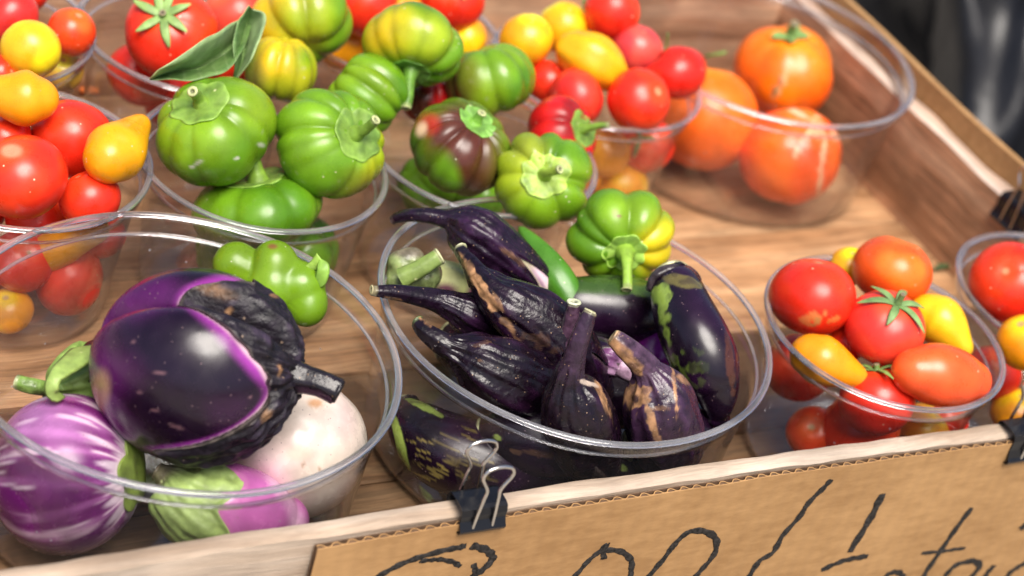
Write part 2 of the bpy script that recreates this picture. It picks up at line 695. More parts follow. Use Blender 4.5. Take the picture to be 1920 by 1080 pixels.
tb = empty('stall_table', (.48, .72, -.8), 'brown wooden stall table carrying the produce tray', 'table')
b = Bag(); b.box((.10, .52, -.052), (.86, .96, -.0165)); mk('table_top', b.v, b.f, M_TABLE, tb, smooth=False)
for lx in (.11, .80):
    for ly in (.53, .90):
        b = Bag(); b.box((lx, ly, -.80), (lx + .045, ly + .045, -.053)); mk('leg', b.v, b.f, M_TABLE, tb, smooth=False)

tray = empty('wooden_tray', (.48, .72, -.012), 'shallow wooden tray holding all the clear plastic bowls of produce', 'tray')
# floor planks, joints open by a millimetre or two
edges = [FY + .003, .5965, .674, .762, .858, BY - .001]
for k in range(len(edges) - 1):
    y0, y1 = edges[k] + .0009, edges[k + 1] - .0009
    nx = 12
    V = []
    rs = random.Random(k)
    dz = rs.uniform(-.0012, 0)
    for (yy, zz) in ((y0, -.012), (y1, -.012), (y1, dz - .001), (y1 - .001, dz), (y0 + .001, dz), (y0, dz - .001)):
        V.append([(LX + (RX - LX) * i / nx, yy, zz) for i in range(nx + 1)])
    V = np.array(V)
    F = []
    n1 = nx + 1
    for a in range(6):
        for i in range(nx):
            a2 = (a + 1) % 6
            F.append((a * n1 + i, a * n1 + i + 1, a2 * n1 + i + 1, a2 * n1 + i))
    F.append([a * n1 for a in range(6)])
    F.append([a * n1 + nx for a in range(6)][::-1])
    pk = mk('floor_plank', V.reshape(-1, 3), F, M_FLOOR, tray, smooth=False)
    pk.color = (1, 1, 1, (.31, .36, 1.0, .98, .92)[k])     # tone of each plank, the front two much darker


def board(name, x0, x1, y0, y1, axis, mat, matTop, seed, bowed=False, zt=ZT):
    """a sawn board: rough top edge strip as its own child"""
    n = 90
    rs = np.random.RandomState(seed)
    nz = fnoise(seed, 40, 12)
    t = np.linspace(0, 1, n)
    rows = []
    zb = -.014
    ch = .0012
    for (s, z, top) in ((0, zb, 0), (0, zt - ch, 0), (ch, zt, 1), (1 - ch, zt, 1), (1, zt - ch, 0), (1, zb, 0)):
        pts = []
        for q in t:
            if axis == 'X':
                x = x0 + (x1 - x0) * q
                bo = bow(x) if bowed else 0
                d = (y1 - y0)
                off = s * d if s in (0, 1) else (ch if s < .5 else d - ch)
                y = y0 + off + bo
            else:
                y = y0 + (y1 - y0) * q
                d = (x1 - x0)
                off = s * d if s in (0, 1) else (ch if s < .5 else d - ch)
                x = x0 + off
            j = float(nz(np.array([x * 3 + s * 2, y * 3, z])))
            dz = .0005 * j if z > 0 else 0
            pts.append((x, y, z + dz))
        rows.append(pts)
    V = np.array(rows)
    o = []
    F = []
    for a in (0, 4, 5):
        a2 = (a + 1) % 6
        for i in range(n - 1):
            F.append((a * n + i, a * n + i + 1, a2 * n + i + 1, a2 * n + i))
    F.append([a * n for a in range(6)])
    F.append([a * n + n - 1 for a in range(6)][::-1])
    body = mk(name, V.reshape(-1, 3), F, mat, tray, smooth=False)
    F = []
    for a in (0, 1, 2):
        for i in range(n - 1):
            F.append((a * n + i, a * n + i + 1, (a + 1) * n + i + 1, (a + 1) * n + i))
    mk('sawn_edge', V[1:5].reshape(-1, 3), F, matTop, body)
    return body


board('front_board', LX - .016, RX + .016, FY - BT, FY, 'X', M_PALE, M_PALE, 3, bowed=True)
board('rear_board', LX - .016, RX + .016, BY, BY + BT, 'X', M_REAR, M_PALE, 4)
SB = .0125
board('side_board', RX, RX + SB, FY + .0005, BY - .0005, 'Y', M_SIDE, M_PALEY, 5)
board('side_board', LX - SB, LX, FY + .0005, BY - .0005, 'Y', M_SIDE, M_PALEY, 6)

# ------------------------------------------------------------------ cardboard signs
CT = .0034                                     # cardboard thickness
YO = FY - BT                                   # outer face of the front board (plus bow)


def yface(x):
    return YO - .0012 - CT + bow(x)


pl = W(583, 1011, ZT - .004)
cx0, cx1 = pl[0], RX + .012
sign = empty('cardboard_sign', (.5, YO - .004, .0), 'brown corrugated cardboard price sign handwritten in black marker on front board', 'sign', 'cardboard pieces')
nS = 120


def sheet(name, xs, yf, z0f, z1f, th, mat, parent, nz=4):
    nS = len(xs)
    rows = []
    for side in (0, 1):
        for k in range(nz + 1):
            kk = k if side == 0 else nz - k
            q = kk / nz
            rows.append([(x, yf(x) + side * th, z0f(x) * (1 - q) + z1f(x) * q) for x in xs])
    V = np.array(rows)
    m = 2 * (nz + 1)
    F = []
    for a in range(m):
        a2 = (a + 1) % m
        for i in range(nS - 1):
            F.append((a * nS + i, a * nS + i + 1, a2 * nS + i + 1, a2 * nS + i))
    F.append([a * nS for a in range(m)])
    F.append([a * nS + nS - 1 for a in range(m)][::-1])
    return mk(name, V.reshape(-1, 3), F, mat, parent, smooth=False)


nzc = fnoise(11, 60, 10)


def ctop(x):
    return ZT - .0010 - .0016 * max(0, (.62 - x) / .4) + .00035 * float(nzc(np.array([x, 0, 0])))


xs = np.linspace(cx0, cx1, nS)
sheet('front_liner', xs, yface, lambda x: -.11, ctop, .00045, M_CARD, sign)
sheet('back_liner', xs, lambda x: yface(x) + CT - .0005, lambda x: -.11, lambda x: ctop(x) - .0003, .00045, M_FLUTE_SHADED, sign)
# fluting: a wavy sheet between the liners, seen from above
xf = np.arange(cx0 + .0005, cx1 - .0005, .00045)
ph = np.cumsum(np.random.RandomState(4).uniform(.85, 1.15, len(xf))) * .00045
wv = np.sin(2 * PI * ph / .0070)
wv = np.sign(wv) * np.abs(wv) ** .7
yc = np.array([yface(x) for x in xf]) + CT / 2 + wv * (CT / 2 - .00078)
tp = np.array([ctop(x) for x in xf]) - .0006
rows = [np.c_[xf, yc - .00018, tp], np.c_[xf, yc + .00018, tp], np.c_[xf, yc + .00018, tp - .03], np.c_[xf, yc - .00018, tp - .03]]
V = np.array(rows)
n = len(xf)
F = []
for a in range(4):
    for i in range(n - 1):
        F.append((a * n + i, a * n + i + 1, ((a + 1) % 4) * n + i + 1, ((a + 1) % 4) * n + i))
mk('fluting', V.reshape(-1, 3), F, M_FLUTE_SHADED, sign)
V, F = strip(np.c_[xf, yc, tp + .0002], .00030, (0, 0, 1), .00018, 6)
mk('fluting_edge', V, F, M_CARD, sign)

strokes = [
    [(660, 1112), (690, 1094), (711, 1080), (747, 1060), (786, 1045), (832, 1032), (858, 1027), (874, 1023)],
    [(884, 1023), (907, 1029), (922, 1040), (921, 1052), (905, 1068), (889, 1080), (870, 1096)],
    [(787, 1052), (808, 1050), (826, 1049), (850, 1054), (863, 1062)],
    [(888, 1057), (891, 1070), (888, 1083)],
    [(1060, 1100), (1080, 1078), (1104, 1051), (1125, 1033), (1138, 1021), (1132, 1032), (1132, 1048)],
    [(1137, 1031), (1164, 1034), (1183, 1050), (1183, 1073), (1176, 1096)],
    [(1205, 1095), (1217, 1080), (1241, 1052), (1271, 1014), (1296, 996), (1326, 998), (1343, 1013), (1339, 1039), (1318, 1065), (1303, 1082), (1290, 1096)],
    [(1390, 1104), (1405, 1080), (1424, 1052), (1450, 1035), (1467, 1005), (1497, 971), (1518, 941), (1544, 915), (1559, 899)],
    [(1655, 926), (1630, 975), (1593, 1035)],
    [(1540, 1069), (1574, 1054), (1600, 1047), (1627, 1043)],
    [(1822, 952), (1792, 992), (1762, 1035), (1736, 1073), (1724, 1095)],
    [(1728, 1037), (1766, 1034), (1790, 1030), (1809, 1028)],
    [(1765, 1092), (1775, 1077), (1792, 1060), (1822, 1052), (1837, 1060), (1828, 1074), (1812, 1092)],
    [(1864, 1060), (1850, 1076), (1838, 1096)],
    [(1885, 1092), (1890, 1078), (1906, 1065), (1924, 1055)],
    [(1658, 1084), (1668, 1075), (1684, 1073), (1694, 1082)],
    [(1917, 984), (1921, 990)],
]
wds = [6, 6.5, 4.5, 4.5, 5, 5, 5.5, 5.5, 7, 5.5, 5.5, 3.5, 5.5, 5.5, 5.5, 5, 6]
rs = np.random.RandomState(2)
for st, wd in zip(strokes, wds):
    P = np.array([WY(a, b_, lambda x: yface(x) - .00005) for a, b_ in st])
    S = catmull(P, max(6, 12 * len(st)))
    S[:, 1] = [yface(x) - .00012 for x in S[:, 0]]
    wid = 1.3 * wd * mpp(S[0]) * (1 + .26 * np.cos(np.arange(len(S)) * .55 + rs.uniform(0, 6)) * rs.uniform(.3, 1, len(S)))
    S[:, 0] += rs.normal(0, .00012, len(S))
    V, F = strip(S, wid, (0, -1, 0), .00022, 8)
    mk('marker_stroke', V, F, M_INK, sign)

# cardboard piece fixed outside the right board, standing above it
sc2 = empty('cardboard_sheet', (RX + SB + .003, .73, .0), 'plain brown cardboard strip standing behind the right side board', 'cardboard', 'cardboard pieces')
b = Bag()
ys = np.linspace(FY - .005, BY + .012, 30)
rows = []
for (xo, z) in ((0, -.07), (0, .0815), (.0006, .082), (.0036, .082), (.0042, .0815), (.0042, -.07)):
    rows.append([(RX + SB + .0012 + xo + .0006 * math.sin(y * 23), y, z + (.0006 * math.sin(y * 31) if z > 0 else 0)) for y in ys])
V = np.array(rows)
n = len(ys)
F = []
for a in range(6):
    for i in range(n - 1):
        F.append((a * n + i, a * n + i + 1, ((a + 1) % 6) * n + i + 1, ((a + 1) % 6) * n + i))
F.append([a * n for a in range(6)])
F.append([a * n + n - 1 for a in range(6)][::-1])
mk('liner', V.reshape(-1, 3), F, M_CARD, sc2, smooth=False)

# ------------------------------------------------------------------ binder clips


def tube3(P, r, seg=10):
    S = np.asarray(P, float)
    T, Nn, Bn = frames(S)
    a = np.linspace(0, 2 * PI, seg, endpoint=False)
    r = np.broadcast_to(r, (len(S),))
    V = S[:, None] + r[:, None, None] * (np.cos(a)[None, :, None] * Nn[:, None] + np.sin(a)[None, :, None] * Bn[:, None])
    F = grid_faces(len(S), seg).tolist()
    F.append(list(range(seg))[::-1])
    F.append([(len(S) - 1) * seg + k for k in range(seg)])
    return V.reshape(-1, 3), F


def binder_clip(loc, rotz, label, wid=.0215, thick=.0136, hgt=.0080, lean=(0., 0.)):
    """loc: middle of the spine on top of the board; local x along the board, -y outwards"""
    root = empty('binder_clip', loc, label, 'clip', 'black binder clips')
    c, s = math.cos(rotz), math.sin(rotz)

    def tw(P):
        P = np.asarray(P, float)
        return np.c_[c * P[:, 0] - s * P[:, 1], s * P[:, 0] + c * P[:, 1], P[:, 2]] + np.array(loc)
    h = thick / 2
    prof = [(h - .0002, -hgt - .0026), (h + .0018, -hgt - .0022), (h + .0026, -hgt - .0004), (h + .0014, -hgt + .0012), (h + .0001, -hgt * .6), (h + .0003, -.002), (h - .0006, .0008), (h - .0024, .0017),
            (0, .0020), (-h + .0024, .0017), (-h + .0006, .0008), (-h - .0003, -.002), (-h - .0001, -hgt * .6), (-h - .0014, -hgt + .0012), (-h - .0026, -hgt - .0004), (-h - .0018, -hgt - .0022), (-h + .0002, -hgt - .0026)]
    pr = np.array(prof)
    d = np.gradient(pr, axis=0)
    nn = np.c_[d[:, 1], -d[:, 0]]
    nn /= np.linalg.norm(nn, axis=1)[:, None]
    inner = pr + nn * -.0006
    nx = 9
    loop = np.vstack([pr, inner[::-1]])
    V = np.array([[(x, q[0], q[1]) for q in loop] for x in np.linspace(-wid / 2, wid / 2, nx)])
    m = len(loop)
    F = grid_faces(nx, m).tolist()
    k = len(pr)
    for e in (0, nx - 1):
        for i in range(k - 1):
            F.append((e * m + i, e * m + i + 1, e * m + (m - 2 - i), e * m + (m - 1 - i)))
    body = mk('clip_body', tw(V.reshape(-1, 3)), F, M_CLIP, root, smooth=False)
    for sg, ln in ((-1, lean[0]), (1, lean[1])):
        # wire handle: from the lip, up past the spine, into a wide loop
        half = [(.0047, -hgt - .0014), (.0046, -.008), (.0041, .000), (.0034, .008), (.0030, .0115), (.0040, .0145), (.0064, .0185), (.0069, .0210), (.0056, .0236), (.0028, .0249), (0, .0252)]
        pts = [(a, z) for a, z in half] + [(-a, z) for a, z in half[-2::-1]]
        y0 = sg * (h + .0013)
        P = np.array([(a, y0 + sg * ln * max(0, z) * .28, z) for a, z in pts])
        P = catmull(P, 90)
        V, F = tube3(tw(P), .00078, 10)
        mk('wire_handle', V, F, M_WIRE, root)
    return root


def fp(px, py):
    p = W(px, py, ZT + .002)
    return p


q = fp(880, 922)
binder_clip((q[0], FY - BT / 2 - CT / 2 - .001 + bow(q[0]), ZT + .0046), .0, 'black binder clip with two wire loops at the middle of the front board')
q = fp(1927, 800)
binder_clip((min(q[0], RX - .02), FY - BT / 2 - CT / 2 - .001 + bow(q[0]), ZT + .002), 0., 'black binder clip at the right end of the cardboard price sign', wid=.027, hgt=.013)
q = fp(1925, 378)
binder_clip((RX + SB / 2 + .002, q[1] - .004, ZT + .002), PI / 2, 'black binder clip pinching the right side board near the corner', wid=.027, thick=.0205, hgt=.013)

# ------------------------------------------------------------------ clear bowls


def bowl(bx, by, label, big=False, seed=0):
    root = empty('plastic_bowl', (bx, by, .0), label, 'bowl', 'clear plastic bowls on the tray')
    r = .0952 if big else .0622
    rb = .0862 if big else .0500
    H = .080
    zl = H - .0105                       # stacking ledge
    rl = r - .0022
    nu = 160
    th = .0008
    fillet = .006

    def wr(z):
        return rb + (rl - .0025 - rb) * (z / zl)
    prof = [(0.0001, .0012), (rb * .55, .0012), (rb * .82, .0011), (rb - fillet, .0004), (rb - .002, .0012), (rb + .0001, .0045)]
    for z in np.linspace(.012, zl - .0006, 8):
        prof.append((wr(z), z))
    prof += [(rl - .0018, zl + .0003), (rl - .0004, zl + .0010), (rl, zl + .002), (rl + .0006, H - .004), (rl + .0009, H - .0014)]
    pr = np.array(prof)
    d = np.gradient(pr, axis=0)
    nn = np.c_[-d[:, 1], d[:, 0]]
    nn /= np.linalg.norm(nn, axis=1)[:, None]
    inner = pr + nn * th
    inner[0, 0] = .0001
    a = np.linspace(0, 2 * PI, nu, endpoint=False)
    nzb = fnoise(seed + 50, 25, 10)

    def spin(pp, wrap):
        V = np.stack([pp[:, None, 0] * np.cos(a)[None], pp[:, None, 0] * np.sin(a)[None], np.broadcast_to(pp[:, None, 1], (len(pp), nu))], -1)
        wob = nzb(V)[..., None] * .0004 * (V[..., 2:3] > .02)
        V = V + wob * np.array([1, 1, .3])
        V = V + np.array([bx, by, 0.0006])
        F = grid_faces(len(pp), nu).tolist()
        if wrap:
            k = len(pp) - 1
            for j in range(nu):
                F.append((k * nu + j, k * nu + (j + 1) % nu, (j + 1) % nu, j))
        return V.reshape(-1, 3), F
    shell = np.vstack([pr, inner[::-1]])
    V, F = spin(shell, False)
    mk('bowl_wall', V, F, M_WALL, root)
    # rolled rim and ledge bead
    ang = np.linspace(0, 2 * PI, 14, endpoint=False)
    rr, rz = .0017, .0013
    ring = np.c_[r - rr + .0004 + rr * np.cos(ang), H + rz * np.sin(ang) - .0004]
    V, F = spin(ring, True)
    mk('rolled_rim', V, F, M_RIM, root)
    ring = np.c_[rl - .0022 + .0008 * np.cos(ang), zl + .0012 + .0007 * np.sin(ang)]
    V, F = spin(ring, True)
    mk('stacking_ledge', V, F, M_RIM, root)
    return root


BOWLS = {
    'E': (.4811, .6091, 'large clear bowl heaped with long dark eggplants behind the binder clip', True),
    'F': (.2873, .6128, 'large clear bowl of round eggplants at the lower left corner', True),
    'U': (.7413, .8453, 'large clear bowl holding three big orange tomatoes', True),
    'T': (.641, .5732, 'small clear bowl of mixed red and yellow tomatoes by the front board at right', False),
    'R': (.7705, .5800, 'small clear bowl of tomatoes cut off by the right edge', False),
    'G': (.3736, .746, 'small clear bowl of green ribbed peppers behind the round eggplants', False),
    'H': (.4954, .7464, 'small clear bowl with the brown pepper and red pepper', False),
    'S': (.6042, .8174, 'small clear bowl of little red and yellow tomatoes next to the orange tomatoes', False),
    'L1': (.2645, .8800, 'small clear bowl of tomatoes in the far left corner', False),
    'L2': (.2565, .7600, 'small clear bowl of red tomatoes and pear tomatoes at the left edge', False),
    'L3': (.3800, .8665, 'small clear bowl with the big star topped red tomato', False),
    'M': (.4990, .8700, 'small clear bowl of tomatoes half hidden behind the yellow green peppers', False),
}
for k, (bx, by, lb, big) in BOWLS.items():
    bowl(bx, by, lb, big, seed=hash(k) % 7 if False else sum(map(ord, k)))

# ------------------------------------------------------------------ produce builders
LOG = []


def spec_frame(axis, ref):
    ax = np.asarray(axis, float)
    ax = ax / np.linalg.norm(ax)
    r1 = np.asarray(ref, float) - (np.asarray(ref) @ ax) * ax
    r1 /= np.linalg.norm(r1)
    return ax, r1, np.cross(ax, r1)


class Lobed:
    def __init__(s, px, py, z, rpx, asp=.85, axis=(0, 1, .5), ref=(1, 0, 0), furrows=(), dt=.12, db=.06, wt=.35, wb=.3, seed=0, namp=.03, nfreq=1.2, taper=0., pw=1.):
        s.c = W(px, py, z)
        s.R = rpx * mpp(s.c)
        s.px, s.py = px, py
        s.asp, s.fur, s.dt, s.db, s.wt, s.wb = asp, furrows, dt, db, wt, wb
        s.ax, s.e1, s.e2 = spec_frame(CD(*axis), CD(*ref))
        s.n = fnoise(seed + 100, nfreq, 16)
        s.namp = namp
        s.taper, s.pw = taper, pw
        LOG.append((s.c, s.R * .95, (px, py)))

    def local(s, th, ph, off=0.):
        sn, cs = np.sin(ph), np.cos(ph)
        rho = np.abs(sn) ** s.pw
        zz = s.asp * cs
        zz = zz - s.dt * np.exp(-(sn / s.wt) ** 2) * (cs > 0) + s.db * np.exp(-(sn / s.wb) ** 2) * (cs < 0)
        rho = rho * (1 - s.taper * cs)
        env = sm(np.abs(sn), .07, .50)
        k = np.ones_like(th)
        for (t0, dep, wd) in s.fur:
            dd = np.abs((th - t0 + PI) % (2 * PI) - PI)
            k = k - dep * env * np.exp(-(dd / wd) ** 1.3)
        P = np.stack([rho * np.cos(th) * k, rho * np.sin(th) * k, zz * (1 + (k - 1) * .8)], -1)
        nz = s.n(P)[..., None]
        P = P * (1 + s.namp * nz)
        if np.any(off):
            P = P * (1 + np.asarray(off)[..., None] / s.R)
        return P

    def world(s, P):
        return s.c + s.R * (P[..., 0:1] * s.e1 + P[..., 1:2] * s.e2 + P[..., 2:3] * s.ax)


def ptch(V, px, py, rx, ry=None, rot=0., soft=.5):
    """0..1 mask of a pigment spot found where a photo pixel meets the skin"""
    ry = ry or rx
    q = PX(V)
    c, s = math.cos(rot), math.sin(rot)
    dx, dy = q[..., 0] - px, q[..., 1] - py
    a = (c * dx + s * dy) / rx
    b_ = (-s * dx + c * dy) / ry
    return 1 - sm(np.hypot(a, b_), 1 - soft, 1 + soft)


def evenf(n, dep, wd, seed, jit=.42):
    r = random.Random(seed)
    return [((i + r.uniform(-jit, jit)) * 2 * PI / n, dep * (r.uniform(.2, .6) if r.random() < .45 else r.uniform(.85, 1.3)), wd * r.uniform(.75, 1.35)) for i in range(n)]


def body_mesh(name, L, colf, mat, parent, nu=96, nv=64, under=None):
    th = np.linspace(0, 2 * PI, nu, endpoint=False)
    ph = np.linspace(0.002, PI - .002, nv)
    TH, PH = np.meshgrid(th, ph)
    P = L.local(TH, PH)
    V = L.world(P)
    col = colf(V, P, TH, PH)
    if under is not None:
        V = L.c + (V - L.c) * (.90 + .10 * sm(PH - under(TH), -.10, -.01))[..., None]
    return mk(name, V, grid_faces(nv, nu), mat, parent, origin=L.c, col=np.broadcast_to(col, V.shape))


# ---- stems


def stem(parent, P, R, col, colend, mat, name='stem', seg=14, ridge=.06, seed=0, endr=1.05):
    """P: world points from base to cut end"""
    S = catmull(np.asarray(P, float), 22)
    R = np.interp(np.linspace(0, 1, 22), np.linspace(0, 1, len(R)), R)
    T, Nn, Bn = frames(S)
    a = np.linspace(0, 2 * PI, seg, endpoint=False)
    nz = fnoise(seed + 5, 1 / (R.mean() * 1.5), 10)
    k = 1 + ridge * np.cos(5 * a + seed)[None] * np.ones((22, 1))
    V = S[:, None] + (R[:, None] * k)[..., None] * (np.cos(a)[None, :, None] * Nn[:, None] + np.sin(a)[None, :, None] * Bn[:, None])
    V = V + nz(V)[..., None] * R.mean() * .06 * Nn[:, None]
    e, r, t = S[-1], R[-1], T[-1]
    caps = []
    for (f, h) in ((endr, .02), (.92, .22), (.62, .18), (.40, .10), (.30, -.15), (.02, -.25)):
        caps.append(e + t * r * h + f * r * (np.cos(a)[:, None] * Nn[-1] + np.sin(a)[:, None] * Bn[-1]))
    V = np.concatenate([V, np.array(caps)])
    nv = len(V)
    cc = np.zeros(V.shape)
    g = np.linspace(0, 1, 22)[:, None, None]
    cc[:22] = np.asarray(col)
    cc[:22] *= (1 - .0 * g)
    cc[22:] = np.asarray(colend)
    cc[20:22] = .5 * np.asarray(col) + .5 * np.asarray(colend) * .8
    cc[25:26] = np.asarray(colend) * .55
    cc[26:] = np.asarray(colend) * .35
    return mk(name, V, grid_faces(nv, seg), mat, parent, col=cc)


GRN = np.array([.125, .275, .010])
GRD = np.array([.050, .155, .006])
YGR = np.array([.36, .46, .018])
YEL = np.array([.72, .46, .012])
CALG = np.array([.17, .29, .042])
CALD = np.array([.075, .16, .022])


def pepper(px, py, z, rpx, label, asp=.78, axis=(0, .5, .8), ref=(1, 0, 0), n=9, dep=.13, wd=.20, seed=1, colf=None, calyx=.52, ncal=7, stemv=None, stemlen=.45, stemr=.085, tint=CALG, cdir=None, twist=0, fur=None, dt=.22, nocal=False, cap_lift=.008):
    fur = fur or evenf(n, dep, wd, seed)
    L = Lobed(px, py, z, rpx, asp, axis, ref, fur, dt=dt, db=.2, wt=.42, wb=.35, seed=seed, namp=.045)
    root = empty('pepper', L.c, label, 'pepper', 'ribbed peppers')

    def cf(V, P, TH, PH):
        nz = L.n(P * 2.2)
        c = mix(GRN, GRD, sm(nz, -.4, 1.4) * .7)
        c = mix(c, np.array([.26, .36, .014]), sm(L.n(P * 1.3 + 5), .2, 1.6) * .55)
        c = mix(c, np.array([.34, .36, .20]), sm(fnoise(seed + 61, 16, 24)(P), 2.0, 2.7) * .35)
        if colf:
            c = colf(c, V, P, TH, PH, nz)
        # pod colour a little darker along the furrows
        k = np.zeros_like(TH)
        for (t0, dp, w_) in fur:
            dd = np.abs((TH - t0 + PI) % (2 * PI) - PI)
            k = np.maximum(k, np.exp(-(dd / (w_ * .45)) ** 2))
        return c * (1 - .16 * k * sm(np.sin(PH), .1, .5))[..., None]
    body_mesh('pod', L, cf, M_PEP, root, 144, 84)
    if nocal:
        return root, L
    # calyx: puckered disc on the shoulder, with a raised polygon edge
    nu, nv = 72, 18
    th = np.linspace(0, 2 * PI, nu, endpoint=False)
    r = np.random.RandomState(seed)
    ph0 = r.uniform(0, 6)
    edge = calyx * (1 + (.09 if ncal < 9 else .03) * np.abs(np.cos(ncal * .5 * th + ph0)) ** 2.0 + .05 * np.cos(2 * th + ph0 * 2) + .03 * np.cos(3 * th + ph0 * 3) - .05)
    s = np.concatenate([np.linspace(.02, 1, nv - 2), [1.012, 1.0]])
    PH = np.arcsin(np.clip(edge[None] * s[:, None] * .95, 0, .99))
    TH = np.broadcast_to(th, PH.shape)
    P0 = L.local(TH, PH)
    wr = fnoise(seed + 31, 10, 26)(P0)
    wr2 = fnoise(seed + 37, 3.5, 12)(P0)
    off = L.R * (.028 + .010 * wr * sm(s, 0, .3)[:, None] + .008 * wr2 * sm(s, .1, .5)[:, None] * (1 - sm(s, .85, 1.0))[:, None])
    off = off + (L.R * cap_lift * sm(s, .9, 1.)[:, None])
    off[-2] = L.R * .012
    off[-1] = -L.R * .02
    V = L.world(L.local(TH, PH, off))
    rad = np.broadcast_to(s[:, None], PH.shape)
    col = mix(tint, CALD, sm(wr, -.3, 1.2) * .55)
    col = mix(col, np.minimum(tint * 1.55, 1), sm(rad, .86, .99) * .6)
    mk('calyx', V, grid_faces(nv, nu), M_CAL, root, col=col)
    base = L.world(L.local(np.array([0.]), np.array([.02])))[0]
    sv = CD(*stemv) if stemv is not None else L.ax
    l = stemlen * L.R
    P = [base - L.ax * L.R * .03, base + L.ax * l * .35, base + L.ax * l * .55 + sv * l * .25, base + L.ax * l * .6 + sv * l * .7]
    rr = stemr * L.R
    stem(root, P, [rr * 2.0, rr * 1.15, rr * .95, rr], tint * np.array([.95, .95, .7]), (.42, .45, .20), M_CAL, seed=seed)
    return root, L


# ---- tomatoes
RED = np.array([.74, .026, .009])
PINK = np.array([.66, .030, .024])
ORED = np.array([.80, .095, .012])
ORG = np.array([.90, .125, .005])
TYEL = np.array([.82, .40, .008])
DYEL = np.array([.80, .31, .006])


def sepals(root, L, n, length, wid, seed, curl=.25, col=(.10, .19, .045), angs=None, tip=None):
    r = random.Random(seed)
    b = Bag()
    cols = []
    for i in range(n):
        a = angs[i] if angs else (i + r.uniform(-.25, .25)) * 2 * PI / n
        ln = length * r.uniform(.8, 1.15)
        s = np.linspace(.0, 1, 12)
        ph = .03 + s * ln
        th = np.full(12, a) + r.uniform(-.15, .15) * s
        off = L.R * (.03 + .035 * np.sin(s * PI) + curl * r.uniform(.4, 1.2) * s ** 2.4 * .5)
        S = L.world(L.local(th, ph, off))
        up = S - L.c
        up /= np.linalg.norm(up, axis=1)[:, None]
        w_ = L.R * wid * (np.sin(np.clip(s * .82 + .16, 0, 1) * PI) ** .8 + .04)
        V, F = strip(S, w_, up, L.R * .016, 8)
        b.add(V, F)
        sh = r.uniform(.8, 1.25)
        cols += [np.array(col) * sh * (1 - .25 * math.cos(j % 8 * PI / 4) ** 2 * 0) * (1.0 + .35 * (j // 8) / 11) for j in range(len(V))]
    return mk('calyx', b.v, b.f, M_CAL, root, col=np.array(cols))


def tomato(px, py, z, rpx, label, col=RED, asp=.90, axis=None, ref=(1, 0, 0), n=0, dep=.05, wd=.35, seed=1, cal=0, cal_len=.8, cal_w=.13, curl=.25, patches=(), dt=.10, shoulder=None, stemlen=0., calcol=(.10, .19, .045), namp=.022, taper=0., angs=None, stemv=None, pw=1., grp='round tomatoes', nu=80, nv=56):
    rp = random.Random(seed * 3 + 1)
    if axis is None:
        axis = (rp.uniform(-.8, .8), rp.uniform(.1, 1), rp.uniform(-.2, .9))
    if not n:
        n, dep, wd = rp.choice((4, 5, 6)), .022, .55
    fur = evenf(n, dep, wd, seed) if n else ()
    L = Lobed(px, py, z, rpx, asp, axis, ref, fur, dt=dt, db=.03, wt=.25, seed=seed, namp=namp, taper=taper, pw=pw)

    def cf(V, P, TH, PH):
        nz = L.n(P * 2.0)
        c = mix(col, np.asarray(col) * np.array([1.12, 1.9, 1.2]), sm(nz, .0, 1.8) * .8)
        c = mix(c, np.asarray(col) * np.array([.85, .7, .8]), sm(-nz, .3, 1.8) * .6)
        c = mix(c, np.asarray(col) * np.array([1.05, 2.6, 1.5]) + np.array([0, .03, 0]), (1 - sm(PH + .1 * nz, .15, .75)) * .45)
        if not cal:
            c = mix(c, np.array([.42, .27, .13]), (1 - sm(PH + .02 * nz, .07, .15)) * .9)
            c = mix(c, np.array([.30, .17, .08]), (1 - sm(PI - PH, .025, .06)) * .9)
        if shoulder is not None:
            c = mix(c, shoulder, (1 - sm(PH, .1, 1.1)) * .7)
        nz2 = fnoise(seed + 3, 14, 14)(P)
        for p in patches:      # (px,py,rx,ry,rot,colour,strength,rough?)
            mk_ = ptch(V, p[0], p[1], p[2], p[3], p[4], p[8] if len(p) > 8 else .5)
            if len(p) > 7 and p[7]:
                mk_ = sm(mk_ + .45 * p[7] * nz2, .45, .75) * sm(mk_, 0, .2)
            c = mix(c, p[5], mk_ * p[6])
        return c
    if cal:
        root = empty('tomato', L.c, label, 'tomato', grp)
        body_mesh('flesh', L, cf, M_TOM, root, nu, nv)
        sepals(root, L, cal, cal_len, cal_w, seed, curl, calcol, angs)
        base = L.world(L.local(np.array([0.]), np.array([.02])))[0]
        sl_ = L.R * (stemlen or .16)
        sv = CD(*stemv) if stemv is not None else L.ax
        stem(root, [base, base + L.ax * sl_ * .5, base + L.ax * sl_ * .6 + sv * sl_ * .5], [L.R * .11, L.R * .07, L.R * .075], np.array(calcol) * 1.0, (.24, .20, .11), M_CAL, seed=seed)
        return root, L
    o = body_mesh('tomato', L, cf, M_TOM, None, nu, nv)
    props(o, label, 'tomato', grp)
    return o, L


def revolve_tube(name, pts, colf, mat, parent=None, nu=64, nv=64, seed=0, lob=None, namp=.02, nf=1., close=True, origin=None, zwr=0.):
    """fruit along a spine (px,py,z,r_px); ends rounded"""
    S, R = spine(pts, nv)
    t = np.linspace(0, 1, nv)
    # round both ends over their own radius
    d = np.r_[0, np.cumsum(np.linalg.norm(np.diff(S, axis=0), axis=1))]
    Lt = d[-1]
    e0, e1 = min(R[0], Lt * .4), min(R[-1], Lt * .4)
    R = R.copy()
    return S, R, t, d


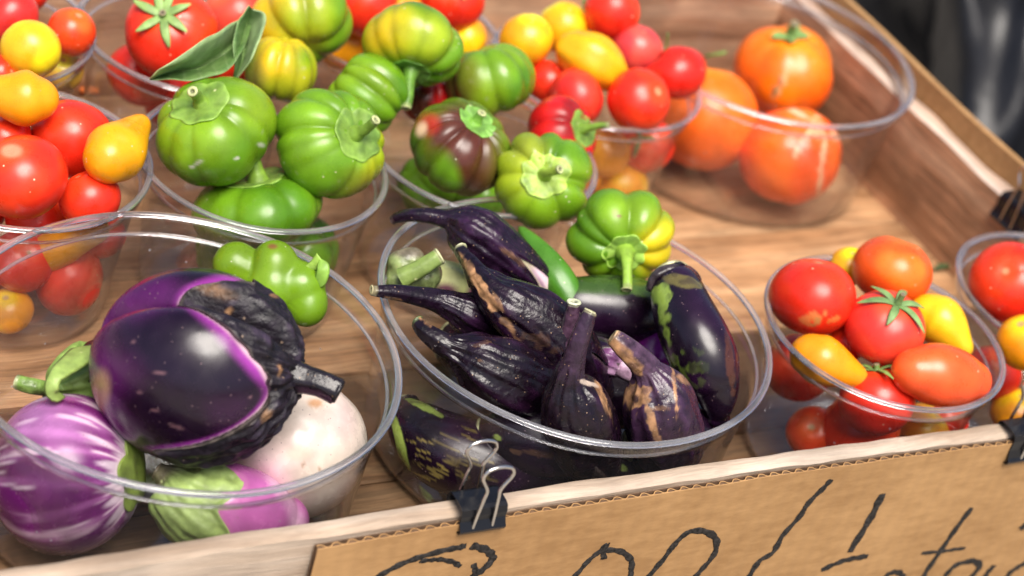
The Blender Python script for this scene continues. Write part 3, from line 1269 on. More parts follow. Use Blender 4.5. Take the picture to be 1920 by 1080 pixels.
def ended(S, R, nv, cap0=True, cap1=True, caprings=10):
    """add hemispherical-ish caps to a swept profile"""
    T, Nn, Bn = frames(S)
    if cap0:
        k = np.linspace(PI / 2, 0, caprings, endpoint=False)
        SS = [S[0] - T[0] * R[0] * math.sin(q) for q in k]
        RR = [max(R[0] * math.cos(q), 1e-6) for q in k]
        S = np.vstack([SS, S]); R = np.r_[RR, R]
    if cap1:
        k = np.linspace(0, PI / 2, caprings + 1)[1:]
        SS = [S[-1] + T[-1] * R[-1] * math.sin(q) for q in k]
        RR = [max(R[-1] * math.cos(q), 1e-6) for q in k]
        S = np.vstack([S, SS]); R = np.r_[R, RR]
    return S, R


def sweep(S, R, nu, nz=None, amp=0., lobes=0, ldep=0., lph=0., T=None, ridge=None):
    n = len(S)
    T, Nn, Bn = frames(S)
    # caps share the end tangent
    a = np.linspace(0, 2 * PI, nu, endpoint=False)
    k = np.ones((n, nu))
    if lobes:
        k = k + ldep * np.cos(lobes * a + lph)[None]
    V = S[:, None] + (R[:, None] * k)[..., None] * (np.cos(a)[None, :, None] * Nn[:, None] + np.sin(a)[None, :, None] * Bn[:, None])
    if nz is not None:
        dirs = np.cos(a)[None, :, None] * Nn[:, None] + np.sin(a)[None, :, None] * Bn[:, None]
        V = V + dirs * (nz(V) * amp)[..., None] * np.minimum(1, R / (R.max() * .3))[:, None, None]
    return V, a, (T, Nn, Bn)


def smooth_profile(S, R, n=64):
    d = np.r_[0, np.cumsum(np.linalg.norm(np.diff(S, axis=0), axis=1))]
    u = np.linspace(0, d[-1], n)
    S2 = np.stack([np.interp(u, d, S[:, k]) for k in range(3)], -1)
    q = np.interp(u, d, R) ** 2
    m = n // 2
    for _ in range(5):
        ext = np.r_[-q[m:0:-1], q, -q[-2:-m - 2:-1]]
        w_ = np.hanning(max(5, int(n * .42 * R.max() / d[-1]) | 1))
        w_ /= w_.sum()
        q = np.maximum(np.convolve(ext, w_, 'same')[m:m + n], 0)
    for _ in range(3):
        w_ = np.hanning(max(5, int(n * .45) | 1))
        w_ /= w_.sum()
        h_ = len(w_) // 2
        E_ = np.vstack([2 * S2[0] - S2[h_:0:-1], S2, 2 * S2[-1] - S2[-2:-h_ - 2:-1]])
        S2 = np.stack([np.convolve(E_[:, k], w_, 'valid') for k in range(3)], -1)
    q[0] = q[-1] = 1e-12
    # end rings closer together so the ends stay round
    v = .5 - .5 * np.cos(np.linspace(0, PI, n))
    v = .5 * v + .5 * np.linspace(0, 1, n)
    k = np.linspace(0, 1, n)
    S3 = np.stack([np.interp(v, k, S2[:, i]) for i in range(3)], -1)
    q = np.interp(v, k, q)
    return S3, np.sqrt(q * (R.max() ** 2) / q.max())


def pear(pts, label, col=TYEL, seed=1, name='tomato', grp='pear tomatoes', patches=(), tipcol=None, nu=56, nv=40, lobes=0):
    S, R = spine(pts, nv)
    S, R = ended(S, R, nv)
    S, R = smooth_profile(S, R)
    V, a, _ = sweep(S, R, nu, fnoise(seed + 9, 1 / (R.max() * 1.3), 14), R.max() * .02, lobes=lobes, ldep=.03)
    LOG.append((S[np.argmax(R)], R.max() * .95, pts[int(np.argmax([p[3] for p in pts]))][:2]))
    nz = fnoise(seed + 19, 1 / (R.max() * .9), 14)(V)
    c = mix(col, np.asarray(col) * np.array([1.05, 1.3, 1.]), sm(nz, 0, 1.6) * .6)
    if tipcol is not None:
        g = np.linspace(0, 1, len(S))[:, None] * np.ones((1, nu))
        c = mix(c, tipcol, sm(g, .7, 1.) * .6)
    for p in patches:
        c = mix(c, p[5], ptch(V, p[0], p[1], p[2], p[3], p[4]) * p[6])
    o = mk(name, V, grid_faces(len(S), nu), M_TOM, None, origin=S[len(S) // 2], col=c)
    return props(o, label, 'tomato', grp)


# ---- long eggplants: stem, calyx and fruit along one spine
DARK = np.array([.0070, .0022, .0080])
PURP = np.array([.11, .010, .12])
CREAM = np.array([.62, .56, .34])
TAN = np.array([.30, .16, .075])
DCAL = np.array([.0065, .0026, .0065])
PGRN = np.array([.24, .34, .055])


def eggplant(pts, label, ts, tc, seed=1, calcol=DCAL, stemcol=None, endcol=(.45, .45, .25), colf=None, calf=None, sep=.08, nsep=5, lph=0., fruit=True, nu=124, nv=130, wr=.05, ridges=9, ridge=.06, calyx=True, capend=True, calthick=.045, edge_light=.08):
    """ts: where stem becomes calyx, tc: mean end of calyx (fractions of the spine)"""
    S, R = spine(pts, nv)
    t = np.linspace(0, 1, nv)
    root = empty('eggplant', S[nv // 2], label, 'eggplant', 'eggplants')
    Rm = R.max()
    LOG.append((S[np.argmax(R)], Rm * .95, pts[int(np.argmax([p[3] for p in pts]))][:2]))
    stemcol = calcol if stemcol is None else np.asarray(stemcol)
    nzf = fnoise(seed + 70, 1 / (Rm * 1.1), 16)
    a = np.linspace(0, 2 * PI, nu, endpoint=False)

    def tce(a_):
        return tc + sep * (np.abs(np.cos(nsep * .5 * a_ + lph)) ** 1.4 * 2 - 1) + sep * .35 * np.cos(a_ * 3 + seed)
    Tf, Nf, Bf = frames(S)

    def at(tt, aa, RR):
        Si = np.stack([np.interp(tt, t, S[:, k]) for k in range(3)], -1)
        Ni = np.stack([np.interp(tt, t, Nf[:, k]) for k in range(3)], -1)
        Bi = np.stack([np.interp(tt, t, Bf[:, k]) for k in range(3)], -1)
        D = np.cos(aa)[..., None] * Ni + np.sin(aa)[..., None] * Bi
        return Si + RR[..., None] * D, D
    if fruit:
        i0 = max(0, int((ts - .0) * nv))
        Sf, Rf = S[i0:], R[i0:]
        if capend:
            Sf, Rf = ended(Sf, Rf, nv, False, True, 12)
        V, a, fr = sweep(Sf, Rf, nu, nzf, Rm * .035)
        tt = np.r_[t[i0:], np.full(len(Sf) - (nv - i0), 1.0)][:, None] * np.ones((1, nu))
        if calyx:
            sh = .80 + .20 * sm(tt - tce(a)[None], -.05, -.005)
            V = Sf[:, None] + (V - Sf[:, None]) * sh[..., None]
        nz = fnoise(seed + 80, 1 / (Rm * .6), 16)(V)
        c = mix(DARK, DARK * 2.2 + np.array([.01, 0, .012]), sm(nz, 0, 1.5) * .5)
        if colf:
            c = colf(c, V, tt, np.broadcast_to(a, tt.shape), nz)
        if calyx:
            dd = tt - tce(a)[None]
            c = mix(c, PURP, (1 - sm(dd, .02, .11)) * .8 * edge_light)
            c = mix(c, CREAM, (1 - sm(dd + .012 * nz, .005, .035)) * .85 * edge_light)
        mk('fruit', V, grid_faces(len(Sf), nu), M_EGG, root, col=c)
    if calyx:
        nvc = 96
        q = np.concatenate([np.linspace(0, 1, nvc - 2), [1.0, .985]])
        aa = np.broadcast_to(a, (nvc, nu))
        tt = ts * .86 + (tce(a)[None] - ts * .86) * q[:, None]
        RR = np.interp(tt, t, R)
        off = Rm * calthick * (1 - .5 * sm(q, .7, 1))[:, None] * sm(q, 0, .2)[:, None]
        off[-1] = -Rm * .03
        V, D = at(tt, aa, RR + off + 0 * aa)
        ax_t = tt * 9
        wq = np.stack([np.cos(aa) * 6, np.sin(aa) * 6, tt * 7], -1)
        irr = .45 + .55 * np.clip(fnoise(seed + 8, 1 / (Rm * .9), 14)(V), -.6, 1.2)
        wrn = irr * np.sin(ridges * aa + 2.2 * fnoise(seed + 3, 1 / (Rm * 1.2), 10)(V)) * ridge * .38 + np.sin(2.3 * ridges * aa + 2.5 * fnoise(seed + 3, 1 / (Rm * 1.2), 10)(V)) * ridge * .14 + fnoise(seed + 4, 1 / (Rm * .3), 22)(V) * wr * .30 + fnoise(seed + 6, 1.0, 30)(wq) * wr * .45
        V = V + D * (wrn * Rm * sm(q, 0, .15)[:, None] * (1 - sm(q, .9, 1.0))[:, None])[..., None]
        nz = fnoise(seed + 90, 1 / (Rm * .45), 16)(V)
        mul = 2.6 if np.max(calcol) < .06 else 1.25
        c = mix(calcol, np.asarray(calcol) * mul + np.array([.006, .001, .006]), sm(wrn, .0, .09) * .6)
        c = mix(stemcol, c, sm(q, 0, .3)[:, None] * np.ones((1, nu)))
        if calf:
            c = calf(c, V, tt, aa, nz)
        mk('calyx', V, grid_faces(nvc, nu), M_DRY if np.max(calcol) < .15 else M_CAL, root, col=c)
    # stem part
    i1 = max(4, int(ts * nv))
    Ss, Rs = S[:i1 + 1][::-1], R[:i1 + 1][::-1]
    st = stem(root, Ss[np.linspace(0, i1, 6).astype(int)], Rs[np.linspace(0, i1, 6).astype(int)], stemcol, endcol, M_DRY if calf or True else M_CAL, seed=seed, seg=20, ridge=.07)
    if calf:
        me = st.data
        n = len(me.vertices)
        co = np.zeros(n * 3, np.float32)
        me.vertices.foreach_get('co', co)
        co = co.reshape(-1, 3) + np.array(parent_loc(st))
        cc = np.zeros(n * 4, np.float32)
        me.color_attributes['Col'].data.foreach_get('color', cc)
        cc = cc.reshape(-1, 4)
        m_ = 22 * 20
        V = co[:m_]
        nz = fnoise(seed + 90, 1 / (Rm * .45), 16)(V)
        cc[:m_, :3] = np.clip(calf(cc[:m_, :3], V, np.zeros(m_), np.zeros(m_), nz), 0, 1)
        me.color_attributes['Col'].data.foreach_set('color', cc.ravel().astype(np.float32))
    return root


# ------------------------------------------------------------------ small bowl of green peppers (left of centre)


def tint_patch(*ps):
    def f(c, V, P, TH, PH, nz):
        for (px, py, rx, ry, rot, col, st) in ps:
            c = mix(c, col, np.clip(ptch(V, px, py, rx, ry, rot, .6) * st * (1 + .25 * nz), 0, 1))
        return c
    return f


BRN = np.array([.085, .022, .012])
PRED = np.array([.60, .012, .012])
GR2 = np.array([.20, .36, .013])
pepper(402, 245, .100, 116, 'plump green pepper with scarred skin and its stem facing up left', asp=.86, axis=(-.22, .58, .78), n=8, dep=.10, wd=.20, seed=3, calyx=.50,
       colf=tint_patch((310, 270, 40, 90, 0, GR2, .8), (480, 300, 60, 60, 0, GRD * 1.2, .6), (372, 262, 70, 50, 0, GR2, .5), (490, 272, 7, 4, .3, (.5, .5, .4), .9), (444, 297, 4, 3, 0, (.5, .5, .4), .8), (372, 305, 9, 3, -.6, (.5, .5, .4), .7), (360, 313, 4, 3, 0, (.5, .5, .4), .8)),
       stemv=(-.1, .1, 1), stemlen=.38)
pepper(620, 272, .100, 112, 'green pepper with a yellow flank and its calyx turned right', asp=.80, axis=(.72, .22, .62), ref=(0, 1, 0), n=11, dep=.11, wd=.17, seed=5, calyx=.50,
       colf=tint_patch((712, 330, 26, 80, .15, YEL, .95), (668, 345, 34, 30, 0, np.array([.28, .18, .03]), .55), (700, 290, 30, 60, 0, GR2, .6), (580, 250, 60, 70, 0, GR2, .45)),
       stemv=(.6, .5, .6), stemlen=.42)
pepper(490, 390, .068, 122, 'dark green pepper low in the bowl under two bigger green peppers', asp=.62, axis=(-.12, .92, .36), n=8, dep=.10, wd=.22, seed=8, calyx=.50, stemv=(-.15, .9, .3), stemlen=.62, stemr=.10)
pepper(425, 455, .028, 82, 'green pepper at the bottom of the pepper bowl, left one through the plastic', asp=.8, axis=(-.6, .2, .3), n=8, seed=11, nocal=True)
pepper(560, 462, .030, 84, 'green pepper at the bottom of the pepper bowl, right one through the plastic', asp=.8, axis=(.5, .6, .3), n=8, seed=12, nocal=True)

# peppers piled behind
pepper(527, 128, .098, 76, 'small yellow and green ribbed pepper beside the folded leaves', asp=.92, axis=(-.2, -.9, -.3), n=9, dep=.15, wd=.22, seed=15, nocal=True,
       colf=tint_patch((545, 110, 52, 60, 0, YEL, .9), (500, 105, 22, 50, 0, YEL, .75), (480, 150, 20, 30, 0, np.array([.38, .33, .06]), .6), (535, 165, 40, 26, 0, YGR, .6)))
pepper(566, 36, .105, 102, 'large pepper half yellow and half green cut by the top edge', asp=.80, axis=(-.2, .8, -.5), n=6, dep=.14, wd=.3, seed=16, nocal=True,
       colf=tint_patch((500, 20, 62, 80, 0, YEL, .95), (575, 30, 46, 60, 0, YGR * np.array([1.1, .9, 1]), .9)))
pepper(690, 176, .100, 80, 'green pepper lying on its side right of the leaves and left of the brown one', asp=.98, axis=(-.75, .55, .1), ref=(0, 0, 1), n=8, dep=.16, wd=.22, seed=19, nocal=True, colf=tint_patch((640, 140, 30, 40, 0, GR2, .7)))
pepper(775, 88, .118, 100, 'yellowish green pepper with its dark calyx and stem pointing down', asp=.74, axis=(-.08, -.72, .42), n=10, dep=.11, wd=.19, seed=21, calyx=.40, tint=np.array([.10, .22, .03]),
       colf=tint_patch((700, 65, 26, 40, .2, YEL, .8), (745, 60, 38, 44, .1, YEL, .7), (800, 70, 46, 44, 0, YGR, .75), (850, 120, 30, 40, 0, GRN, .5)), stemv=(-.1, -.9, .3), stemlen=.62, stemr=.10)
pepper(922, 150, .100, 86, 'green pepper with a brown left side between the stem down pepper and yellow tomatoes', asp=.86, axis=(.25, -.9, -.2), n=7, dep=.12, wd=.25, seed=24, nocal=True,
       colf=tint_patch((862, 160, 34, 56, .3, np.array([.15, .085, .02]), .85), (930, 130, 30, 50, 0, GR2, .4)))
pepper(800, 186, .080, 48, 'dark red pepper in shadow under the green peppers', asp=.9, axis=(0, 1, 0), n=7, dep=.1, seed=26, nocal=True, colf=lambda c, V, P, TH, PH, nz: mix(PRED * .8, BRN, ptch(V, 785, 195, 26, 40)))
pepper(862, 276, .094, 102, 'brown and green pepper with many deep ribs and a flat calyx', asp=.84, axis=(.42, .55, .52), ref=(-1, 0, 0), n=13, dep=.13, wd=.13, seed=28, calyx=.40, tint=np.array([.17, .36, .06]), ncal=9,
       colf=tint_patch((862, 262, 80, 68, .2, BRN, .97), (900, 330, 50, 50, 0, BRN * 1.1, .7), (835, 330, 24, 44, -.3, GRN, .9), (772, 300, 20, 50, 0, GRD, .7), (800, 232, 22, 20, 0, np.array([.45, .02, .012]), .8), (790, 243, 10, 14, .3, (.75, .55, .35), .9)), stemlen=.2)
pepper(1050, 258, .080, 78, 'bright red pepper with a green calyx behind the yellow green one', asp=.82, axis=(.78, .22, .55), ref=(0, 1, 0), n=9, dep=.12, wd=.2, seed=31, calyx=.46,
       colf=lambda c, V, P, TH, PH, nz: mix(PRED, PRED * np.array([.5, 1, 1]), sm(nz, 0, 1.6)), stemv=(.9, 0, .3), stemlen=.55)
pepper(1015, 340, .094, 96, 'yellow green pepper facing forward with its round calyx and stem in the middle', asp=.80, axis=(.10, .12, .98), ref=(0, 1, 0), n=9, dep=.13, wd=.19, seed=33, calyx=.50, ncal=9, tint=np.array([.32, .46, .07]),
       colf=tint_patch((965, 310, 50, 70, 0, YGR, .9), (985, 275, 40, 30, 0, np.array([.25, .28, .03]), .6), (1010, 400, 50, 34, 0, GR2 * 1.1, .8), (1080, 330, 30, 60, 0, GRN, .5)), stemv=(.7, .1, .7), stemlen=.5)
pepper(1164, 447, .090, 104, 'bright green pepper resting on the eggplant bowl with its stem hanging down', asp=.80, axis=(.06, -.42, .80), ref=(0, 1, 0), n=9, dep=.14, wd=.2, seed=36, calyx=.42, tint=np.array([.25, .42, .06]),
       colf=tint_patch((1240, 465, 46, 60, .2, YEL * np.array([.8, 1, 1]), .9), (1180, 400, 60, 40, 0, GR2, .7), (1110, 470, 34, 40, 0, GRN, .4), (1160, 405, 5, 3, 0, BRN * 2, .8)), stemv=(-.05, -.9, .35), stemlen=.72, stemr=.10)
pepper(812, 345, .030, 74, 'dark green pepper deep in the brown pepper bowl, left of two', asp=.85, axis=(-.5, .3, .5), n=8, seed=41, nocal=True, colf=tint_patch((800, 340, 120, 120, 0, GRD, .5)))
pepper(897, 352, .034, 72, 'dark green pepper deep in the brown pepper bowl, right of two', asp=.85, axis=(.5, .3, .5), n=8, seed=42, nocal=True, colf=tint_patch((800, 340, 120, 120, 0, GRD, .5)))


def blob(name, px, py, z, blobs, mat, col, label, cat, group, seed, colf=None, parent=None, nu=110, nv=80):
    """star shaped lumpy fruit: smooth union of balls (dx,dy,toward,r in px)"""
    c0 = W(px, py, z)
    m = mpp(c0)
    th = np.linspace(0, 2 * PI, nu, endpoint=False)
    ph = np.linspace(.002, PI - .002, nv)
    TH, PH = np.meshgrid(th, ph)
    D = np.sin(PH)[..., None] * (np.cos(TH)[..., None] * CR - np.sin(TH)[..., None] * CF) + np.cos(PH)[..., None] * CU
    acc = np.zeros(TH.shape)
    for (dx, dy, dz, r) in blobs:
        q = (dx * CR - dy * CU - dz * CF)
        b_ = D @ q
        disc = b_ ** 2 - q @ q + r * r
        t = np.where(disc > 0, b_ + np.sqrt(np.maximum(disc, 0)), 0)
        acc += np.maximum(t, 0) ** 6
    R = acc ** (1 / 6.)
    for _ in range(4):      # soften creases
        R = .5 * R + .125 * (np.roll(R, 1, 1) + np.roll(R, -1, 1) + np.vstack([R[:1], R[:-1]]) + np.vstack([R[1:], R[-1:]]))
    R[0], R[-1] = R[0].mean(), R[-1].mean()
    V = c0 + m * R[..., None] * D
    nz = fnoise(seed, 30 / (m * 3000), 14)(V)
    c = mix(col, np.asarray(col) * .6, sm(nz, 0, 1.6))
    if colf:
        c = colf(c, V, nz)
    o = mk(name, V, grid_faces(nv, nu)[:, ::-1], mat, parent, origin=c0, col=c)
    if parent is None:
        props(o, label, cat, group)
    LOG.append((c0, m * R.mean(), (px, py)))
    return o


rt = empty('pepper', W(520, 535, .070), 'lumpy bright green pepper lying behind the big dark eggplant', 'pepper', 'ribbed peppers')
blob('pod', 520, 535, .070, [(-8, 0, 0, 56), (-78, -38, 0, 44), (-4, -44, 8, 40), (54, 42, 4, 36), (46, 0, 0, 44)], M_PEP, GR2 * 1.05, '', '', '', 77,
     lambda c, V, nz: mix(mix(c, GRN, ptch(V, 560, 560, 60, 60) * .4), BRN * 2, ptch(V, 511, 462, 9, 5) * .8), parent=rt)
S = np.array([W(572, 505, .082), W(590, 497, .085), W(604, 488, .088)])
S = catmull(S, 14)
V, F = strip(S, np.linspace(.3, 1, 14) * .0042, -CF + .5 * CR, .0006)
mk('calyx', V, F, M_CAL, rt, col=np.broadcast_to(np.array([.26, .42, .06]), V.shape))
S = catmull(np.array([W(600, 486, .088), W(606, 505, .086), W(600, 528, .080), W(590, 538, .076)]), 14)
V, F = strip(S, np.array([.2, .5, .8, 1, 1, 1, 1, 1, 1, .9, .8, .6, .4, .2]) * .0030, -CF, .0006)
mk('calyx', V, F, M_CAL, rt, col=np.broadcast_to(np.array([.20, .36, .05]), V.shape))

# ------------------------------------------------------------------ leaves


def leaf(rows, label, seed, parent=None, name='pepper_leaf', pale=0):
    """rows: (left px, mid px, right px) with heights; folded along the midrib"""
    A = catmull(np.array([W(*r[0]) for r in rows]), 90)
    B = catmull(np.array([W(*r[1]) for r in rows]), 90)
    Cc = catmull(np.array([W(*r[2]) for r in rows]), 90)
    nz = fnoise(seed, 140, 14)
    k = 7
    pts = []
    for s in np.linspace(0, 1, k):
        pts.append(A * (1 - s) + B * s)
    for s in np.linspace(0, 1, k)[1:]:
        pts.append(B * (1 - s) + Cc * s)
    G = np.array(pts).transpose(1, 0, 2)
    G = G + (nz(G) * .0007)[..., None] * (-CF) + (nz(G * 1.7 + 3) * .0005)[..., None] * CU
    # thickness
    n_, m_ = G.shape[:2]
    du = np.gradient(G, axis=0); dv = np.gradient(G, axis=1)
    Nn = np.cross(du, dv)
    Nn /= np.linalg.norm(Nn, axis=2)[..., None] + 1e-12
    top, bot = G + Nn * .0003, G - Nn * .0003
    loop = np.concatenate([top, bot[:, ::-1]], 1)
    F = grid_faces(n_, 2 * m_).tolist()
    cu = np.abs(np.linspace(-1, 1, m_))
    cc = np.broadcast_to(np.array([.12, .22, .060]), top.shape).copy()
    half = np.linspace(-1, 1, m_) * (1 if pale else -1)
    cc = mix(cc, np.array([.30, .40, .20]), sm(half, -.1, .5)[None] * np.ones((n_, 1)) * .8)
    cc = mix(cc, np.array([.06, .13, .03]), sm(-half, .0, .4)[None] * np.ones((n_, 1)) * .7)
    cc = mix(cc, np.array([.20, .32, .10]), (1 - sm(cu, 0, .13))[None] * np.ones((n_, 1)) * .7)
    tt = np.linspace(0, 1, n_)[:, None] * np.ones((1, m_))
    vein = np.abs(((tt * 9 - .9 * np.abs(np.linspace(-1, 1, m_))[None]) % 1) - .5)
    cc = mix(cc, np.array([.26, .36, .16]), (1 - sm(vein, .02, .09)) * .45)
    nn = nz(G * 2)
    cc = mix(cc, np.array([.24, .36, .11]), sm(nn, -.2, 1.3) * .25)
    cb = mix(cc, np.array([.33, .45, .20]), np.ones(nn.shape) * .75)
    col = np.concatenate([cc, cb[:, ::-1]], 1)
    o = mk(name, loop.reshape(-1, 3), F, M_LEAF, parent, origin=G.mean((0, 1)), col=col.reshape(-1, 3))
    return props(o, label, 'leaf', 'pepper leaves')


leaf([((472, 20, .130), (474, 30, .124), (476, 40, .122)),
      ((413, 58, .134), (436, 84, .118), (452, 100, .124)),
      ((356, 94, .133), (396, 114, .112), (426, 130, .122)),
      ((312, 122, .128), (346, 133, .110), (378, 149, .120)),
      ((290, 139, .121), (304, 142, .112), (320, 149, .117)),
      ((280, 150, .115), (282, 151, .115), (285, 152, .115))], 'long grey green leaf drooping left over the red tomato bowl', 5, pale=0)
leaf([((468, 12, .136), (470, 14, .134), (474, 20, .134)),
      ((446, 42, .134), (462, 52, .120), (498, 30, .134)),
      ((438, 80, .130), (458, 92, .114), (488, 68, .130)),
      ((440, 118, .122), (450, 122, .112), (470, 112, .122)),
      ((437, 145, .112), (440, 146, .110), (446, 144, .112))], 'upright folded dark green leaf beside the small yellow pepper', 6, pale=1)

# ------------------------------------------------------------------ left tomato bowl
tomato(40, 332, .092, 86, 'large smooth red tomato with a pale scar at the left edge', RED, asp=.92, axis=(-.1, .62, .75), seed=3, patches=[(22, 283, 19, 12, 0, (.62, .42, .26), .95, .0, .35), (22, 283, 30, 20, 0, (.72, .10, .03), .5)], dt=.05)
tomato(138, 262, .086, 80, 'red tomato behind the single yellow pear tomato at left', RED, asp=.92, axis=(.2, .9, -.2), seed=4)
tomato(168, 374, .078, 60, 'small red tomato below the yellow pear tomato on the left bowl rim', RED, seed=5)
pear([(205, 296, .100, 50), (212, 290, .100, 58), (222, 280, .100, 55), (240, 258, .100, 38), (256, 240, .100, 26), (262, 234, .100, 22)], 'golden yellow pear tomato leaning on the left bowl rim, neck up right', DYEL, seed=6)
pear([(70, 184, .112, 40), (55, 184, .112, 52), (36, 184, .112, 50), (8, 178, .112, 38), (-24, 172, .112, 28), (-40, 170, .112, 22)], 'golden pear tomato lying sideways at the left edge above the large red tomato', DYEL, seed=7)
tomato(8, 258, .088, 52, 'red tomato squeezed between the sideways pear tomato and the scarred red tomato', RED, seed=8)
pear([(70, 482, .040, 30), (90, 472, .044, 42), (120, 458, .050, 40), (155, 442, .056, 30), (182, 432, .060, 24)], 'yellow pear tomato seen through the side of the left bowl', DYEL, seed=9)
tomato(130, 524, .028, 70, 'red tomato at the base of the left bowl seen through plastic', RED, seed=10)
tomato(16, 582, .020, 47, 'yellow orange tomato at the base of the left bowl at the left edge', DYEL, seed=11)
tomato(40, 490, .040, 60, 'red tomato behind the plastic of the left bowl above the yellow orange one', RED, seed=12)
tomato(184, 440, .045, 50, 'red tomato seen through plastic right of the hidden pear tomato', RED, seed=13)

tomato(-60, 380, .050, 74, 'red tomato in the left bowl just outside the left edge', RED, seed=71)
tomato(70, 410, .052, 66, 'red tomato under the large scarred one in the left bowl', RED, seed=72)
tomato(-50, 500, .026, 72, 'red tomato at the outer base of the left bowl', RED, seed=73)

# top left bowl
tomato(-40, 90, .060, 66, 'red tomato in the top left bowl just outside the frame', RED, seed=74)
tomato(30, 130, .056, 62, 'red tomato under the round yellow one in the top left bowl', RED, seed=75)
tomato(-30, 190, .030, 62, 'yellow tomato at the outer base of the top left bowl', DYEL, seed=76)
tomato(57, 92, .100, 58, 'round yellow tomato in the top left bowl', np.array([.83, .42, .012]), asp=.98, seed=14)
tomato(134, 60, .092, 47, 'small orange red tomato beside the round yellow tomato', ORED * np.array([1, .7, 1]), asp=.98, seed=15, axis=(.4, .6, .5))
tomato(20, 30, .092, 56, 'red tomato above the round yellow tomato in the corner', PINK, seed=16)
tomato(2, 140, .088, 38, 'red tomato at the left edge under the round yellow tomato', RED, seed=17)
tomato(58, -10, .084, 34, 'red tomato cut by the top edge at far left', RED, seed=18)
tomato(118, 132, .066, 40, 'yellow tomato low in the top left bowl behind the rim', np.array([.7, .42, .05]), seed=19)
tomato(60, 200, .030, 50, 'tomato low in the top left bowl behind the sideways pear tomato', DYEL, seed=20)

# bowl with the big star topped tomato
tomato(322, 62, .092, 92, 'big ribbed red tomato with a green star calyx in the second bowl', RED, asp=.80, axis=(-.08, .35, .9), n=6, dep=.07, wd=.4, seed=21, cal=7, cal_len=.62, cal_w=.095, curl=.3, calcol=(.20, .32, .09), stemlen=.12,
       angs=[.3, 1.15, 1.9, 2.75, 3.9, 4.9, 5.75], ref=(1, 0, 0))
tomato(440, 28, .080, 66, 'pinkish red tomato right of the star topped tomato behind the leaves', np.array([.70, .06, .035]), seed=22)
tomato(262, 140, .048, 62, 'dark red tomato seen through the bowl under the star topped one', RED, seed=23)
tomato(325, 190, .030, 56, 'red tomato at the base of the star topped tomato bowl', RED, seed=24)
tomato(430, 110, .060, 56, 'red tomato in the second bowl hidden behind the long leaf', RED, seed=25)

# bowl behind the yellow green peppers
tomato(690, 6, .092, 66, 'red tomato at the top edge between large two tone pepper and yellow tomato', RED, seed=26)
tomato(846, -2, .096, 66, 'ribbed red tomato at the top edge with a thin green sepal', RED, n=6, dep=.06, seed=27, cal=5, cal_len=.7, cal_w=.06, axis=(0, .3, .9), calcol=(.16, .26, .07))
tomato(752, 24, .090, 44, 'yellow tomato peeking above the yellowish green pepper', DYEL, seed=28)
tomato(868, 72, .076, 46, 'golden tomato half hidden behind the stem down pepper', DYEL, seed=29)
tomato(640, 80, .060, 52, 'yellow tomato low behind the two tone pepper', DYEL, seed=30)

# small bowl next to the orange tomatoes
tomato(986, 76, .095, 50, 'yellow tomato at the left of the far small bowl', TYEL, asp=1.0, seed=31)
tomato(1056, 52, .092, 48, 'yellow tomato at the back of the far small bowl', TYEL, asp=1.0, seed=32)
pear([(1080, 96, .100, 40), (1095, 104, .100, 48), (1118, 116, .098, 50), (1142, 134, .094, 40), (1158, 150, .090, 26)], 'yellow pear tomato in the middle of the far small bowl, neck to lower right', TYEL, seed=33, lobes=6)
tomato(1146, 22, .108, 55, 'red tomato topmost in the far small bowl cut by top edge', RED, asp=.98, seed=34, cal=5, cal_len=.9, cal_w=.06, axis=(-.9, .35, -.1), calcol=(.12, .2, .05))
tomato(1194, 94, .094, 50, 'pinkish red tomato under the topmost red tomato of the far small bowl', PINK * np.array([.95, 1.6, 2.2]), asp=.96, seed=35)
pear([(1285, 128, .096, 40), (1278, 134, .096, 50), (1264, 142, .096, 48), (1240, 146, .092, 34), (1222, 146, .090, 22)], 'shiny red pear tomato on the right rim of the far small bowl', RED * np.array([.95, .7, 1]), seed=36)
tomato(1198, 188, .090, 62, 'round red tomato at the front rim of the far small bowl', RED, asp=.96, seed=37, axis=(.5, .2, .6))
tomato(1082, 184, .082, 56, 'red tomato on the left front rim of the far small bowl', RED * np.array([.95, 1, 2]), asp=.9, seed=38)
tomato(1028, 158, .076, 46, 'red tomato partly hidden behind the green pepper in the far small bowl', RED, seed=39)
tomato(1134, 286, .046, 48, 'yellow orange tomato inside the far small bowl seen through plastic', DYEL, asp=1, seed=40)
tomato(1212, 272, .048, 54, 'red tomato inside the far small bowl with a dark green sepal on the plastic', RED, seed=41, cal=4, cal_len=.6, cal_w=.1, axis=(-.3, .2, .9), calcol=(.06, .12, .03))
tomato(1160, 348, .022, 56, 'yellow tomato on the base of the far small bowl', DYEL, asp=.95, seed=42)
tomato(1085, 320, .030, 50, 'yellow orange tomato low in the far small bowl beside the red pepper', DYEL, seed=43)

